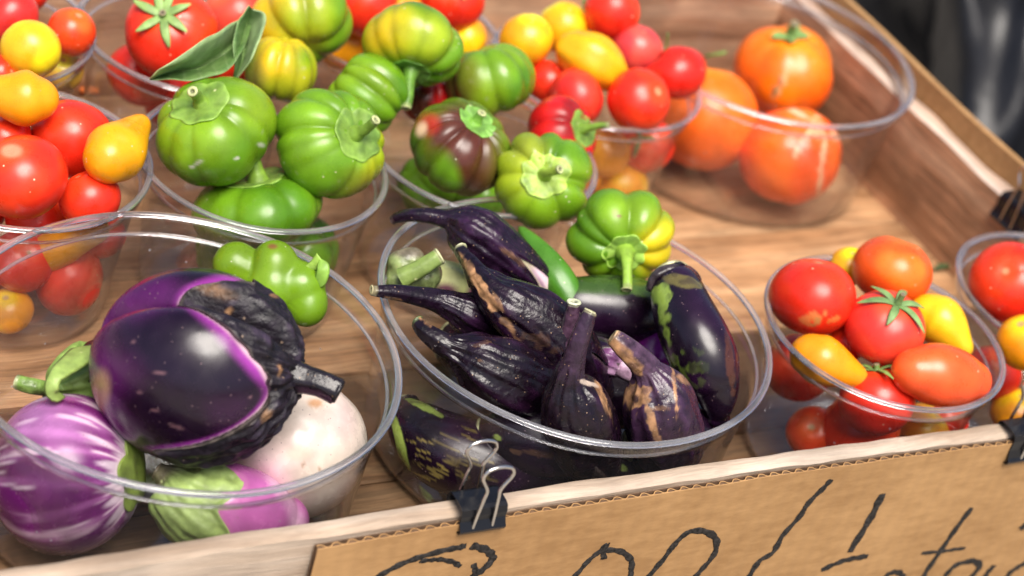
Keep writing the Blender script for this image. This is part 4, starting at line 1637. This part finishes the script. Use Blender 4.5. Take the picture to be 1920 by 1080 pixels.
# big orange tomatoes
CRK = (.55, .33, .14)
SCR = (.80, .52, .30)
tomato(1470, 132, .046, 101, 'upper big orange tomato with a green stem and a crack', ORG, asp=.84, axis=(.05, .62, .55), n=6, dep=.10, wd=.5, seed=44, grp='big orange tomatoes', cal=4, cal_len=.34, cal_w=.12, curl=.2, calcol=(.16, .26, .07), stemlen=.3,
       patches=[(1462, 160, 7, 32, .5, CRK, .95, .12), (1459, 160, 3.5, 26, .5, (.12, .07, .03), .9), (1520, 100, 50, 50, 0, np.array([.82, .26, .01]), .5)], stemv=(.1, .5, .8))
tomato(1483, 291, .0345, 105, 'lower big orange tomato with pale cracks down its right side', ORG * np.array([1.02, .72, .8]), asp=.9, axis=(.15, .72, .45), n=6, dep=.085, wd=.5, seed=45, grp='big orange tomatoes',
       patches=[(1502, 272, 5, 38, .55, SCR, .95, .2), (1506, 268, 4, 14, .5, (.16, .10, .06), .9), (1541, 310, 5, 60, .12, SCR, .85, .25), (1530, 240, 16, 22, 0, SCR, .6, .4), (1490, 208, 34, 5, .5, SCR, .9, .15), (1565, 255, 8, 12, -.6, SCR, .7, .3)])
tomato(1320, 222, .036, 101, 'big plain orange tomato left of the two cracked ones', ORG * np.array([1, 1.1, 1]), asp=1.0, axis=(.1, .9, .1), seed=46, grp='big orange tomatoes')

# ------------------------------------------------------------------ right tomato bowl
tomato(1524, 557, .088, 83, 'red tomato with a brown corky scar at the left of the right bowl', RED, asp=.87, axis=(.15, .95, .2), seed=47,
       patches=[(1530, 604, 13, 7, -.5, (.20, .12, .04), .95, .6), (1524, 598, 24, 14, -.4, (.62, .28, .08), .6, .7), (1562, 600, 14, 5, -.4, (.6, .25, .06), .6, .7)], n=5, dep=.03, wd=.5)
tomato(1672, 506, .092, 76, 'orange red tomato at the back rim of the right bowl', ORED, asp=.84, axis=(.3, .8, .1), seed=48, n=4, dep=.03, wd=.5)
tomato(1658, 615, .088, 76, 'red tomato with a spidery green calyx in the middle of the right bowl', RED * np.array([.95, 1.4, 2.6]), asp=.88, axis=(.25, .70, .62), seed=49, cal=6, cal_len=.85, cal_w=.105, curl=.35, calcol=(.13, .22, .07), n=5, dep=.03, wd=.4, stemlen=.34, angs=[.2, 1.2, 2.3, 3.1, 4.4, 5.6], ref=(1, 0, 0))
pear([(1740, 588, .084, 38), (1756, 594, .084, 46), (1772, 610, .083, 44), (1790, 632, .080, 32), (1806, 650, .078, 20)], 'bright yellow pear tomato right of the spidery calyx tomato', np.array([.84, .46, .012]), seed=50)
pear([(1520, 666, .077, 40), (1532, 672, .077, 48), (1555, 682, .076, 44), (1588, 698, .074, 30), (1606, 706, .073, 22)], 'orange yellow pear tomato at the front left of the right bowl', DYEL * np.array([1, .9, 1]), seed=51, tipcol=(.6, .3, .03))
pear([(1716, 697, .086, 46), (1737, 698, .086, 57), (1768, 702, .085, 60), (1800, 708, .083, 53), (1818, 713, .081, 42)], 'oval orange red plum tomato at the front right of the right bowl', ORED * np.array([1, .85, 1.4]), seed=52, grp='round tomatoes', patches=[(1740, 690, 40, 24, 0, np.array([.74, .16, .04]), .5)])
tomato(1646, 752, .062, 72, 'red tomato with a curled green sepal under the yellow pear and plum tomato', RED, asp=.9, axis=(-.1, .9, .25), seed=53, cal=5, cal_len=.75, cal_w=.08, curl=.9, calcol=(.13, .24, .06), ref=(1, 0, 0))
tomato(1592, 500, .078, 40, 'yellow tomato tucked behind the scarred red tomato', TYEL, seed=54)
tomato(1588, 640, .070, 44, 'red tomato in the gap between scarred red and pear tomato', RED, seed=55)
tomato(1612, 800, .034, 74, 'red tomato seen through the front of the right bowl', RED * np.array([1, 1.4, 1]), seed=56)
tomato(1500, 690, .046, 66, 'dark red tomato behind the left wall of the right bowl', RED * .8, seed=57)
tomato(1524, 812, .022, 52, 'small red tomato at the left base of the right bowl', RED * np.array([.8, 1.6, 1]), seed=58)
tomato(1730, 806, .030, 54, 'yellow tomato behind the front board at the base of the right bowl', DYEL * .9, seed=59)
tomato(1772, 788, .034, 46, 'red tomato low at the right inside the right bowl', RED, seed=60)

# bowl at the right edge
tomato(1896, 530, .090, 78, 'big red tomato at the right edge in the cut off bowl', RED, asp=.88, seed=61, n=5, dep=.03, wd=.5)
tomato(1922, 642, .082, 56, 'yellow orange tomato at the right edge below the big red one', DYEL, asp=.98, seed=62)
tomato(1990, 560, .088, 60, 'red tomato beyond the right edge of the cut off bowl', RED, seed=63)
tomato(1905, 775, .028, 50, 'yellow tomato behind the binder clip wire at right', DYEL, seed=64)
tomato(1860, 700, .040, 56, 'dark red tomato seen between the two right hand bowls', RED * .85, seed=65)
tomato(1985, 720, .035, 60, 'red tomato at the base of the cut off bowl', RED, seed=66)

# ------------------------------------------------------------------ round eggplants in the big left bowl
L = Lobed(368, 684, .088, 186, asp=1.05, axis=(.96, -.08, .15), ref=(0, 0, 1), furrows=[(-.88, .30, .17), (1.9, .10, .22), (3.2, .10, .3)], dt=.02, db=.16, wt=.3, wb=.2, seed=7, namp=.02)
root = empty('eggplant', L.c, 'big dark purple round eggplant with a black wrinkled calyx on top of the others', 'eggplant', 'eggplants')


def big_edge(th):
    T = [(-PI, .9), (-1.5, 1.0), (-1.18, 1.15), (-1.0, 1.66), (-.86, 1.74), (-.72, 1.50), (-.45, .96), (-.1, .60), (.3, .53), (.55, .58), (.72, .74), (.86, 1.18), (1.02, 1.76), (1.16, 1.80), (1.34, 1.4), (1.75, .9), (PI, .9)]
    x = (th + PI) % (2 * PI) - PI
    e = 0
    for d in np.linspace(-.09, .09, 7):
        e = e + np.interp(x + d, [q[0] for q in T], [q[1] for q in T]) / 7
    return e


def bcol(V, P, TH, PH):
    nz = L.n(P * 2.5)
    st = fnoise(5, 1., 18)(np.stack([np.cos(TH) * 5, np.sin(TH) * 5, PH * .8], -1))
    c = mix(np.array([.0075, .0016, .0095]), np.array([.080, .006, .085]), sm(nz * .35 + st * .3 + (PH - 1.5) * .9, -.3, 1.2))
    d = PH - big_edge(TH)
    c = mix(c, np.array([.30, .035, .30]), (1 - sm(d + .09 * st + .04 * nz, .02, .22)) * .8)
    c = mix(c, np.array([.66, .46, .50]), (1 - sm(d + .035 * st, -.01, .06)) * .85)
    c = mix(c, np.array([.40, .24, .12]), ptch(V, 184, 738, 20, 40, .2) * .85)
    # blossom end: tan corky scar, violet halo
    k = 1 - sm(PI - PH, .05, .55)
    c = mix(c, np.array([.15, .025, .16]), k * .7)
    c = mix(c, np.array([.42, .24, .12]), (1 - sm((PI - PH) + .05 * nz, .06, .22)) * .9)
    g = np.zeros_like(TH)
    for (t0, dp, w_) in L.fur:
        dd = np.abs((TH - t0 + PI) % (2 * PI) - PI)
        g = np.maximum(g, np.exp(-(dd / .05) ** 2))
    c = mix(c, np.array([.008, .003, .008]), g * .8)
    for (a, b_, r1, r2, ro) in ((300, 700, 12, 3, .2), (262, 735, 5, 3, 0), (318, 880, 26, 4, .4), (470, 745, 3, 2, 0), (250, 640, 4, 3, 0), (330, 800, 14, 3, .3), (290, 770, 8, 2, .1), (400, 620, 3, 2, 0)):
        c = mix(c, np.array([.40, .20, .22]), ptch(V, a, b_, r1, r2, ro) * .28)
    return c


body_mesh('fruit', L, bcol, M_EGG, root, 220, 150, under=big_edge)
nu, nv = 260, 96
th = np.linspace(0, 2 * PI, nu, endpoint=False)
s = np.concatenate([np.linspace(.05, 1, nv - 3), [1.0, .995, .98]])
TH = np.broadcast_to(th, (nv, nu))
eg = big_edge(th) + .045 * fnoise(8, 14, 12)(np.stack([np.cos(th), np.sin(th), 0 * th], -1))
PH = eg[None] * s[:, None]
P0 = L.local(TH, PH)
w1 = fnoise(41, 1., 40)(np.stack([np.cos(TH) * 9, np.sin(TH) * 9, PH * 5], -1))
ridg = np.sin(34 * TH + 3.0 * fnoise(42, 3, 14)(P0))
w2 = fnoise(43, 22, 30)(P0)
w1 = .9 - 1.5 * np.abs(w1)
body_off = L.R * (.062 * (1 - .35 * sm(s, .8, 1.))[:, None] + .02 * sm(s, .9, 1)[:, None] * np.sin(11 * TH) + (.020 * w1 + .008 * ridg * sm(PH, .2, .6) + .009 * w2) * (1 - sm(s, .95, 1))[:, None])
body_off[-2] = L.R * .012
body_off[-1] = -L.R * .02
V = L.world(L.local(TH, PH, body_off))
cc = mix(np.array([.008, .005, .009]), np.array([.032, .021, .036]), sm(w1 * .6 + w2 * .5, .1, 1.6))
cc = mix(cc, TAN, sm(fnoise(44, 15, 26)(P0), 2.0, 2.6) * .7)
cc = mix(cc, np.array([.10, .085, .07]), (1 - sm(1 - s, .0, .04))[:, None] * np.ones((1, nu)) * .7)
cc = mix(cc, TAN * .8, ptch(V, 405, 545, 34, 12, .3) * .5)
mk('calyx', V, grid_faces(nv, nu), M_CAP, root, col=cc)
base = L.world(L.local(np.array([0.]), np.array([.03])))[0]
e = CD(.93, -.30, .16)
sr = 25 * mpp(base)
stem(root, [base - L.ax * .004, base + e * .006, base + e * .0125, base + CD(.93, -.36, .1) * .0195], [sr * 1.5, sr * 1.05, sr * .95, sr * .95], (.009, .006, .010), (.012, .010, .012), M_DRY, seg=24, ridge=.08)

# violet striped one
L2 = Lobed(121, 892, .0362, 152, asp=.95, axis=(.96, .05, .12), ref=(0, 0, 1), furrows=[(.5, .03, .3), (-1., .03, .3)], dt=.08, db=.04, seed=9, namp=.025)
root = empty('eggplant', L2.c, 'violet eggplant with white streaks at the lower left', 'eggplant', 'eggplants')


def vcol(V, P, TH, PH):
    st = fnoise(15, 1., 30)(np.stack([np.cos(TH) * 13, np.sin(TH) * 13, PH * 1.6], -1))
    s2 = fnoise(16, 1., 30)(np.stack([np.cos(TH) * 42, np.sin(TH) * 42, PH * 4.5], -1))
    c = mix(np.array([.115, .012, .10]), np.array([.29, .085, .26]), sm(st * .8, -.3, 1.4))
    c = mix(c, np.array([.70, .55, .62]), sm(st * .6 + s2 * .8, .9, 1.7) * .75)
    c = mix(c, np.array([.085, .006, .085]), sm(-st, .4, 1.6) * .5)
    c = mix(c, np.array([.72, .60, .66]), (1 - sm(PH - .48 + .1 * st, .0, .2)) * .6)
    c = mix(c, np.array([.52, .34, .44]), ptch(V, 110, 1000, 120, 30, .1) * sm(s2 + st, -.5, 1.2) * .7)
    c = mix(c, np.array([.55, .25, .52]), ptch(V, 60, 790, 110, 34, .15) * .4)
    return c


body_mesh('fruit', L2, vcol, M_EGG, root, 150, 100)
nu, nv = 110, 30
th = np.linspace(0, 2 * PI, nu, endpoint=False)
s = np.concatenate([np.linspace(.03, 1, nv - 1), [.985]])
eg = .36 + .14 * np.abs(np.cos(2.5 * th + .4)) ** 1.5
PH = eg[None] * s[:, None]
TH = np.broadcast_to(th, PH.shape)
P0 = L2.local(TH, PH)
of = L2.R * (.04 + .012 * fnoise(17, 9, 20)(P0))
of[-1] = -.01 * L2.R
V = L2.world(L2.local(TH, PH, of))
mk('calyx', V, grid_faces(nv, nu), M_CAL, root, col=mix(np.array([.16, .22, .04]), np.array([.06, .08, .02]), sm(fnoise(18, 8, 20)(P0), -.5, 1.5)))

# white one
L3 = Lobed(550, 832, .040, 139, asp=1.0, axis=(-.5, -.55, .1), ref=(0, 0, 1), furrows=[(.5, .03, .5), (2.5, .03, .5)], dt=.03, db=.05, seed=12, namp=.02)


def wcol(V, P, TH, PH):
    nz = fnoise(19, 2.2, 20)(P)
    c = mix(np.array([.62, .52, .43]), np.array([.57, .41, .42]), sm(nz, .1, 1.5) * .6)
    c = mix(c, np.array([.50, .26, .12]), ptch(V, 591, 756, 14, 8, 0) * .9)
    c = mix(c, np.array([.62, .46, .30]), ptch(V, 560, 850, 26, 14, 0) * .35)
    c = mix(c, np.array([.50, .16, .36]), ptch(V, 470, 930, 70, 60, 0) * .5)
    for (a, b_) in ((573, 868), (566, 872), (600, 880), (540, 800)):
        c = mix(c, TAN, ptch(V, a, b_, 3, 2, 0) * .7)
    return c


wo_ = body_mesh('eggplant', L3, wcol, M_EGG, None, 120, 84)
props(wo_, 'creamy white round eggplant under the wrinkled black calyx', 'eggplant', 'eggplants')

# pinkish one at the front, seen through the plastic with its green calyx
VG = lambda c, V, tt, aa, nz: mix(c, np.array([.36, .08, .30]), np.ones(tt.shape)) * 1.0
eggplant([(296, 884, .046, 17), (318, 898, .045, 30), (338, 922, .042, 64), (378, 945, .038, 80), (430, 955, .036, 84), (485, 965, .034, 74), (535, 975, .03, 46)],
         'pinkish purple eggplant with a pale green calyx at the front of the big bowl', .12, .60, seed=21, calcol=(.25, .34, .10), stemcol=(.17, .15, .09), endcol=(.30, .24, .16),
         colf=lambda c, V, tt, aa, nz: mix(np.array([.40, .10, .30]), np.array([.60, .35, .48]), sm(nz, -.4, 1.3)), sep=.05, wr=.09, calthick=.07, ridge=.08)
# one at the back left: only stem and calyx show
eggplant([(32, 716, .060, 14), (62, 724, .060, 15), (95, 728, .058, 17), (130, 722, .055, 46), (180, 715, .050, 74), (240, 715, .046, 86), (300, 720, .044, 60)],
         'eggplant behind the big dark one, only its green stem and calyx showing at left', .36, .60, seed=22, calcol=(.17, .27, .055), stemcol=(.15, .25, .05), endcol=(.38, .38, .22), sep=.08, wr=.08, calthick=.09, ridge=.09, ridges=6)
lf = eggplant.__name__
S = catmull(np.array([W(120, 745, .070), W(100, 738, .074), W(98, 718, .078), W(112, 698, .080), W(150, 668, .078), W(172, 650, .074)]), 24)
V, F = strip(S, np.array([.2, .5, .8] + [1] * 10 + list(np.linspace(1.2, 2.2, 8)) + [2, 1.4, .4]) * .0030, -CF + .4 * CU, .0008)
for o in COL.objects:
    if o.get('label', '').startswith('eggplant behind the big dark one'):
        mk('sepal', V, F, M_CAL, o, col=np.broadcast_to(np.array([.24, .34, .08]), V.shape))

# ------------------------------------------------------------------ long eggplants in the middle bowl


def scar(*ps):
    def f(c, V, tt, aa, nz):
        hf = fnoise(int(ps[0][0]), 620, 30)(V)
        for (px, py, rx, ry, rot, col, st, rough) in ps:
            k = ptch(V, px, py, rx, ry, rot, .5)
            k = sm(k + rough * (nz * .22 + hf * .34), .42, .72) * sm(k, 0, .15)
            k = k * (1 - .45 * sm(hf, .6, 1.6))
            c = mix(c, col, k * st)
        return c
    return f


LG = np.array([.30, .40, .08])
_r = random.Random(12)
STREAKS = [(_r.uniform(770, 930), _r.uniform(800, 905), _r.uniform(10, 26), _r.uniform(1.3, 2.6), .42 + _r.uniform(-.1, .1), np.array([.22, .17, .045]), _r.uniform(.35, .8), .8) for _ in range(34)]
# bottom layer first (what shows through the wall)
eggplant([(752, 765, .030, 30), (778, 800, .030, 58), (822, 836, .029, 73), (885, 862, .028, 76), (960, 884, .026, 70), (1030, 905, .024, 46)], 'large dark eggplant low in the bowl with a pale green streak, seen through plastic', .02, .05, seed=30, calyx=False,
         colf=scar((752, 838, 9, 70, -.25, LG, .9, .2), (790, 760, 46, 7, .5, LG, .8, .3), *STREAKS))
eggplant([(1050, 880, .022, 30), (1090, 880, .024, 56), (1140, 885, .026, 64), (1190, 880, .026, 56), (1225, 870, .026, 30)], 'dark eggplant low in the bowl behind the front board, with a green patch', .02, .05, seed=31, calyx=False, colf=scar((1150, 872, 30, 9, .3, LG, .9, .3), (1130, 880, 8, 22, 0, LG, .8, .3)))
eggplant([(1190, 880, .026, 30), (1225, 850, .03, 52), (1265, 820, .034, 56), (1300, 790, .038, 40)], 'dark eggplant low at the right side of the middle bowl, green line on it', .02, .05, seed=32, calyx=False, colf=scar((1278, 862, 5, 30, .4, LG, .9, .2)))
eggplant([(990, 700, .03, 40), (1060, 720, .034, 66), (1140, 730, .034, 70), (1220, 730, .034, 60), (1280, 720, .034, 36)], 'black eggplant hidden in the shadow at the middle of the bowl', .02, .05, seed=33, calyx=False)
eggplant([(840, 640, .03, 40), (900, 660, .034, 64), (960, 640, .036, 70), (1030, 610, .038, 60)], 'black eggplant lying under the wrinkled ones at the left of the bowl', .02, .05, seed=34, calyx=False)
eggplant([(905, 815, .040, 34), (960, 815, .045, 60), (1030, 825, .047, 70), (1100, 835, .046, 58), (1140, 840, .044, 34)], 'black eggplant pressed against the front wall of the middle bowl below the rim', .02, .05, seed=47, calyx=False, colf=scar((1000, 850, 40, 5, .1, TAN, .4, 1.6), (930, 820, 12, 6, .3, LG, .6, .6)))
eggplant([(1180, 835, .046, 30), (1220, 830, .048, 46), (1280, 810, .050, 54), (1330, 780, .052, 38)], 'dark eggplant leaning on the front wall at the right of the middle bowl', .02, .05, seed=48, calyx=False, colf=scar((1240, 850, 5, 26, .3, LG, .8, .4)))
# k purple glimpse
eggplant([(1205, 690, .050, 20), (1222, 664, .056, 36), (1236, 640, .058, 40), (1240, 600, .056, 30)], 'bright purple eggplant glimpsed between brown stemmed and right hand eggplant', .02, .05, seed=35, calyx=False, colf=lambda c, V, tt, aa, nz: mix(np.array([.15, .012, .17]), np.array([.24, .03, .26]), sm(nz, 0, 1.5)))
# i horizontal, green topped
eggplant([(1000, 560, .070, 22), (1040, 562, .070, 42), (1090, 572, .070, 58), (1150, 580, .069, 66), (1205, 588, .067, 60), (1245, 605, .062, 36)], 'black eggplant lying crosswise with a dark green upper side', .02, .05, seed=36, calyx=False,
         colf=scar((1120, 530, 150, 22, .04, np.array([.035, .075, .012]), .95, .3), (1200, 540, 40, 18, .3, np.array([.07, .13, .02]), .8, .4)))
# b green calyx
eggplant([(752, 512, .066, 30), (785, 516, .066, 34), (830, 524, .064, 36), (868, 534, .060, 38), (920, 560, .054, 42), (960, 590, .048, 36)], 'pale green eggplant under a grey green calyx and thick cut stem', .02, .05, seed=37, calyx=False,
         colf=lambda c, V, tt, aa, nz: mix(mix(np.array([.52, .58, .20]), np.array([.62, .64, .30]), sm(nz, -1, 1)), np.array([.16, .02, .10]), np.maximum(sm(tt, .50, .62), ptch(V, 835, 548, 22, 16) * .9)))
gr = [o for o in COL.objects if o.get('label', '').startswith('pale green eggplant under')][0]
blob('calyx', 772, 512, .074, [(0, 0, 0, 34), (-22, -18, 4, 24), (2, -28, 0, 20), (-28, 14, 2, 22), (26, 10, 6, 24), (10, 16, 4, 24), (-8, 20, 0, 20), (34, -4, 0, 20)], M_DRY, np.array([.19, .24, .085]), '', '', '', 78,
     lambda c, V, nz: mix(mix(c, np.array([.15, .10, .10]), ptch(V, 770, 470, 40, 14) * .7), np.array([.10, .06, .07]), ptch(V, 835, 495, 14, 26) * .8), parent=gr)
stem(gr, [W(752, 522, .078), W(780, 508, .083), W(805, 492, .088), W(823, 481, .091)], [.0048, .0042, .0039, .0041], (.20, .28, .07), (.50, .50, .28), M_CAL, seed=3, seg=20)
# a top left, long curved stem
eggplant([(737, 412, .090, 9), (762, 405, .095, 12), (800, 405, .098, 15), (840, 412, .099, 19), (866, 424, .098, 42), (905, 448, .095, 52), (950, 480, .089, 46), (990, 510, .082, 36), (1020, 540, .074, 26), (1030, 552, .070, 14)], 'eggplant with a curved purple stem resting on the rear rim of the bowl', .34, .76, seed=38, sep=.10, calcol=DCAL * np.array([1.6, 1.3, 1.8]),
         edge_light=.6, colf=lambda c, V, tt, aa, nz: mix(mix(np.array([.60, .58, .28]), np.array([.62, .46, .50]), sm(nz, -.5, 1)), np.array([.22, .02, .15]), np.maximum(sm(tt, .88, .97), ptch(V, 1005, 545, 14, 20) * .6)), calf=scar((960, 480, 34, 6, .6, TAN * .7, .5, .8), (750, 428, 10, 4, .2, TAN, .7, .4)), endcol=(.10, .06, .05), wr=.06, ridge=.09)
# c left, stem over the rim
eggplant([(697, 543, .092, 9), (730, 547, .091, 13), (770, 552, .089, 17), (815, 562, .086, 22), (850, 574, .084, 28), (880, 588, .081, 40), (920, 602, .074, 40), (970, 630, .064, 44), (1010, 660, .055, 40)], 'eggplant with a straight dark stem poking over the left rim', .42, .86, seed=39, sep=.06, calcol=DCAL * np.array([1.2, 1, 1.3]), calf=scar((740, 560, 20, 3, .1, TAN, .6, .6)), endcol=(.50, .44, .24), ridge=.08)
# e lower left wrinkled
eggplant([(783, 602, .088, 12), (800, 620, .087, 17), (828, 642, .085, 22), (858, 656, .083, 27), (880, 668, .081, 44), (915, 690, .077, 60), (965, 712, .071, 66), (1020, 735, .060, 60), (1070, 760, .048, 44)], 'wrinkled black eggplant at the lower left just inside the front rim', .30, .95, seed=40, sep=.06, calcol=DCAL * np.array([.9, .7, .9]), calf=scar((899, 680, 12, 9, .2, TAN * 1.3, .95, .8), (795, 600, 18, 5, .7, TAN, .7, .8), (905, 645, 18, 4, -.3, TAN * .7, .3, 1.5)), wr=.09, ridge=.045, ridges=13, endcol=(.10, .14, .05))
# d big scarred one in the middle
eggplant([(864, 466, .100, 12), (878, 488, .100, 16), (900, 520, .099, 24), (925, 548, .097, 36), (960, 574, .094, 50), (1000, 600, .089, 60), (1045, 640, .080, 66), (1085, 690, .066, 58), (1110, 730, .052, 40)], 'dark eggplant with a long tan scar running down from its cut stem', .26, .88, seed=41, sep=.07, calcol=DCAL * np.array([1.1, .8, 1.1]),
         calf=scar((900, 535, 9, 62, -.55, TAN * 1.15, .95, .9), (945, 595, 9, 44, -.5, TAN * .9, .6, 1.3), (1010, 640, 40, 16, .5, TAN * .8, .15, 1.6)), endcol=(.46, .46, .26), wr=.05, ridge=.05,
         colf=scar((975, 640, 30, 50, -.5, TAN * .8, .6, 1.4), (1020, 660, 60, 26, .4, TAN * .7, .4, 1.5)))
# j small purple one
eggplant([(1196, 708, .066, 18), (1175, 696, .068, 20), (1156, 684, .069, 24), (1138, 676, .070, 34), (1110, 672, .066, 42), (1070, 672, .058, 44)], 'purple and white speckled calyx of a small eggplant right of the upright stem', .34, .62, seed=42, calcol=(.13, .045, .12), stemcol=(.085, .075, .045), sep=.04, calf=lambda c, V, tt, aa, nz: mix(c, np.array([.38, .22, .34]), sm(nz, .5, 1.3) * .7), wr=.09)
# f2 stem behind, f upright
eggplant([(1076, 567, .108, 14), (1072, 590, .102, 15), (1066, 625, .092, 19), (1058, 665, .080, 30), (1046, 710, .062, 50), (1040, 750, .048, 50)], 'eggplant with a pale cut stem end just behind the tall upright stem', .50, .75, seed=43, calcol=DCAL, stemcol=(.06, .028, .05), endcol=(.52, .54, .36))
eggplant([(1106, 584, .130, 12), (1098, 602, .126, 15), (1084, 640, .117, 19), (1072, 680, .106, 23), (1066, 712, .097, 32), (1072, 745, .088, 56), (1085, 785, .076, 66), (1100, 830, .058, 66), (1115, 880, .036, 50)], 'eggplant standing with a tall upright dark stem near the front rim', .40, .92, seed=44, sep=.07, calcol=DCAL * np.array([1., .75, .95]), calf=scar((1130, 745, 6, 44, -.35, TAN * 1.1, .8, .9), (1102, 718, 20, 5, .3, (.5, .4, .32), .6, .6)), stemcol=(.030, .014, .030), endcol=(.46, .44, .26), wr=.05, ridge=.05)
# g tan scarred
eggplant([(1150, 632, .110, 15), (1166, 645, .108, 19), (1190, 668, .103, 23), (1215, 698, .096, 30), (1228, 728, .089, 54), (1238, 765, .080, 68), (1246, 805, .066, 68), (1255, 850, .046, 54), (1260, 880, .034, 34)], 'purple eggplant with a tan corky stem and scars right of the upright one', .36, .95, seed=45, sep=.07, calcol=np.array([.024, .010, .025]), stemcol=(.06, .03, .055),
         calf=scar((1174, 668, 10, 52, -.72, TAN * 1.15, .95, .6), (1196, 745, 26, 24, .3, TAN, .85, .8), (1192, 748, 7, 8, 0, (.02, .01, .015), .9, .2), (1222, 790, 8, 44, -.35, TAN * 1.1, .85, .8), (1268, 760, 4, 60, -.1, TAN * 1.1, .8, .8), (1282, 712, 12, 7, .6, TAN, .6, 1.), (1245, 765, 40, 4, 0, TAN, .4, 1.)), endcol=(.36, .24, .13), wr=.07, ridge=.07)
# h right hand glossy
eggplant([(1258, 512, .100, 34), (1266, 534, .098, 48), (1280, 575, .095, 58), (1300, 630, .090, 66), (1325, 685, .083, 63), (1342, 728, .075, 48), (1346, 760, .068, 34), (1344, 784, .062, 18)], 'glossy purple black eggplant with a light green streak at the right of the bowl', .02, .04, seed=46, calyx=False, capend=True,
         colf=scar((1246, 592, 11, 58, -.14, PGRN * .8, .9, .6), (1264, 660, 16, 50, -.3, PGRN * .6, .5, 2.2), (1290, 690, 30, 36, 0, PGRN * .5, .22, 2.8), (1240, 552, 20, 22, .2, PGRN, .8, .4), (1280, 528, 40, 12, .2, np.array([.12, .10, .03]), .8, .4), (1370, 690, 8, 60, -.1, np.array([.10, .03, .01]), .5, .6)))
hr = [o for o in COL.objects if o.get('label', '').startswith('glossy purple black')][0]
S = catmull(np.array([W(1218, 545, .094), W(1226, 520, .101), W(1250, 505, .106), (W(1285, 505, .105)), W(1303, 518, .101), W(1306, 532, .097)]), 30)
V, F = strip(S, np.array(list(np.linspace(.4, 1, 6)) + [1] * 18 + list(np.linspace(1, .4, 6))) * .0030 * (1 + .2 * np.sin(np.arange(30))), CU - CF * .3, .0022, 14)
V = V + (fnoise(3, 500, 16)(V) * .0005)[:, None] * (-CF)
mk('calyx', V, F, M_DRY, hr, col=np.broadcast_to(np.array([.035, .026, .030]), V.shape))
# green chilli
pear([(977, 430, .086, 7), (985, 440, .086, 12), (1005, 466, .085, 21), (1030, 498, .083, 30), (1052, 532, .079, 34), (1070, 565, .074, 30)], 'narrow dark green chilli pepper between the eggplants and green pepper', np.array([.055, .17, .014]), seed=60, name='chilli_pepper', grp='chilli', lobes=5)
for o in COL.objects:
    if o.name.startswith('chilli'):
        o['category'] = 'pepper'
        o.data.materials[0] = M_PEP
        del o['group']

# ------------------------------------------------------------------ crumbs on the tray floor


def scrap(pts, wid, col, label, name='stalk'):
    S = catmull(np.array([W(*p) for p in pts]), 14)
    V, F = strip(S, wid * np.sin(np.linspace(.3, 2.8, 14)), (0, 0, 1), wid * .5)
    o = mk(name, V, F, M_CAL, None, col=np.broadcast_to(np.asarray(col), V.shape))
    return props(o, label, 'plant scrap')


scrap([(1752, 505, .003), (1766, 498, .004), (1782, 500, .003)], .0022, (.06, .10, .035), 'small green stalk scrap on the tray floor near the right side board')
scrap([(150, 170, .002), (166, 168, .003), (184, 172, .002)], .0035, (.72, .17, .03), 'orange peel scrap on the tray floor between the top left bowls', 'peel_scrap')
scrap([(1322, 106, .060), (1342, 102, .066), (1362, 98, .070)], .0020, (.16, .28, .06), 'green stalk standing above the plain orange tomato', 'stalk')
scrap([(1245, 110, .100), (1250, 85, .108), (1252, 62, .116)], .0012, (.12, .22, .05), 'thin green stalk between the pinkish and pear red tomatoes', 'stalk')

# ------------------------------------------------------------------ bin liners behind the tray


def bin_bag(c, r, label, seed):
    nu, nv = 150, 100
    th = np.linspace(0, 2 * PI, nu, endpoint=False)
    ph = np.linspace(.002, PI - .002, nv)
    TH, PH = np.meshgrid(th, ph)
    D = np.stack([np.sin(PH) * np.cos(TH), np.sin(PH) * np.sin(TH), np.cos(PH)], -1)
    n1 = fnoise(seed, 2.2, 14)(D)
    n2 = np.abs(fnoise(seed + 1, 3.2, 20)(D * np.array([1.5, 1.5, .8])))
    n3 = np.abs(fnoise(seed + 2, 8, 30)(D * np.array([1.5, 1.5, .7])))
    R = 1 + .13 * n1 - .17 * n2 - .09 * n3
    V = np.array(c) + D * R[..., None] * np.array(r)
    V[..., 2] = np.maximum(V[..., 2], -.799)
    o = mk('bin_bag', V, grid_faces(nv, nu), M_BAG, None)
    return props(o, label, 'rubbish bag', 'black rubbish bags')


p = W(1900, 170, -.34)
bin_bag(p, (.30, .36, .46), 'crumpled black plastic rubbish bag standing behind the tray, right one', 3)
p = W(1730, 60, -.42)
bin_bag(p + np.array([.05, .12, -.02]), (.28, .30, .36), 'crumpled black plastic rubbish bag behind the tray corner, left one', 8)

if os.environ.get('DBG'):
    for q in LOG:
        for k, (bx, by, lb, big) in BOWLS.items():
            h = q[0][2]
            if h > .085: continue
            rw = (.0835 + (.0905 - .0835) * h / .07) if big else (.050 + (.0575 - .050) * h / .07)
            d = math.hypot(q[0][0] - bx, q[0][1] - by)
            if d < rw + .02 and (d + q[1] > rw + .002 or h < q[1] * .75):
                print('WALL', k, q[2], 'd', round(d, 4), 'rw', round(rw, 4), 'r', round(q[1], 4), 'z', h, 'ctr px', [int(x) for x in PX(np.array([bx, by, h]))[:2]])
    import itertools
    for (a, b_) in itertools.combinations(LOG, 2):
        d = np.linalg.norm(a[0] - b_[0]) / (a[1] + b_[1])
        if d < .72:
            print('OVERLAP', a[2], b_[2], round(d, 2))
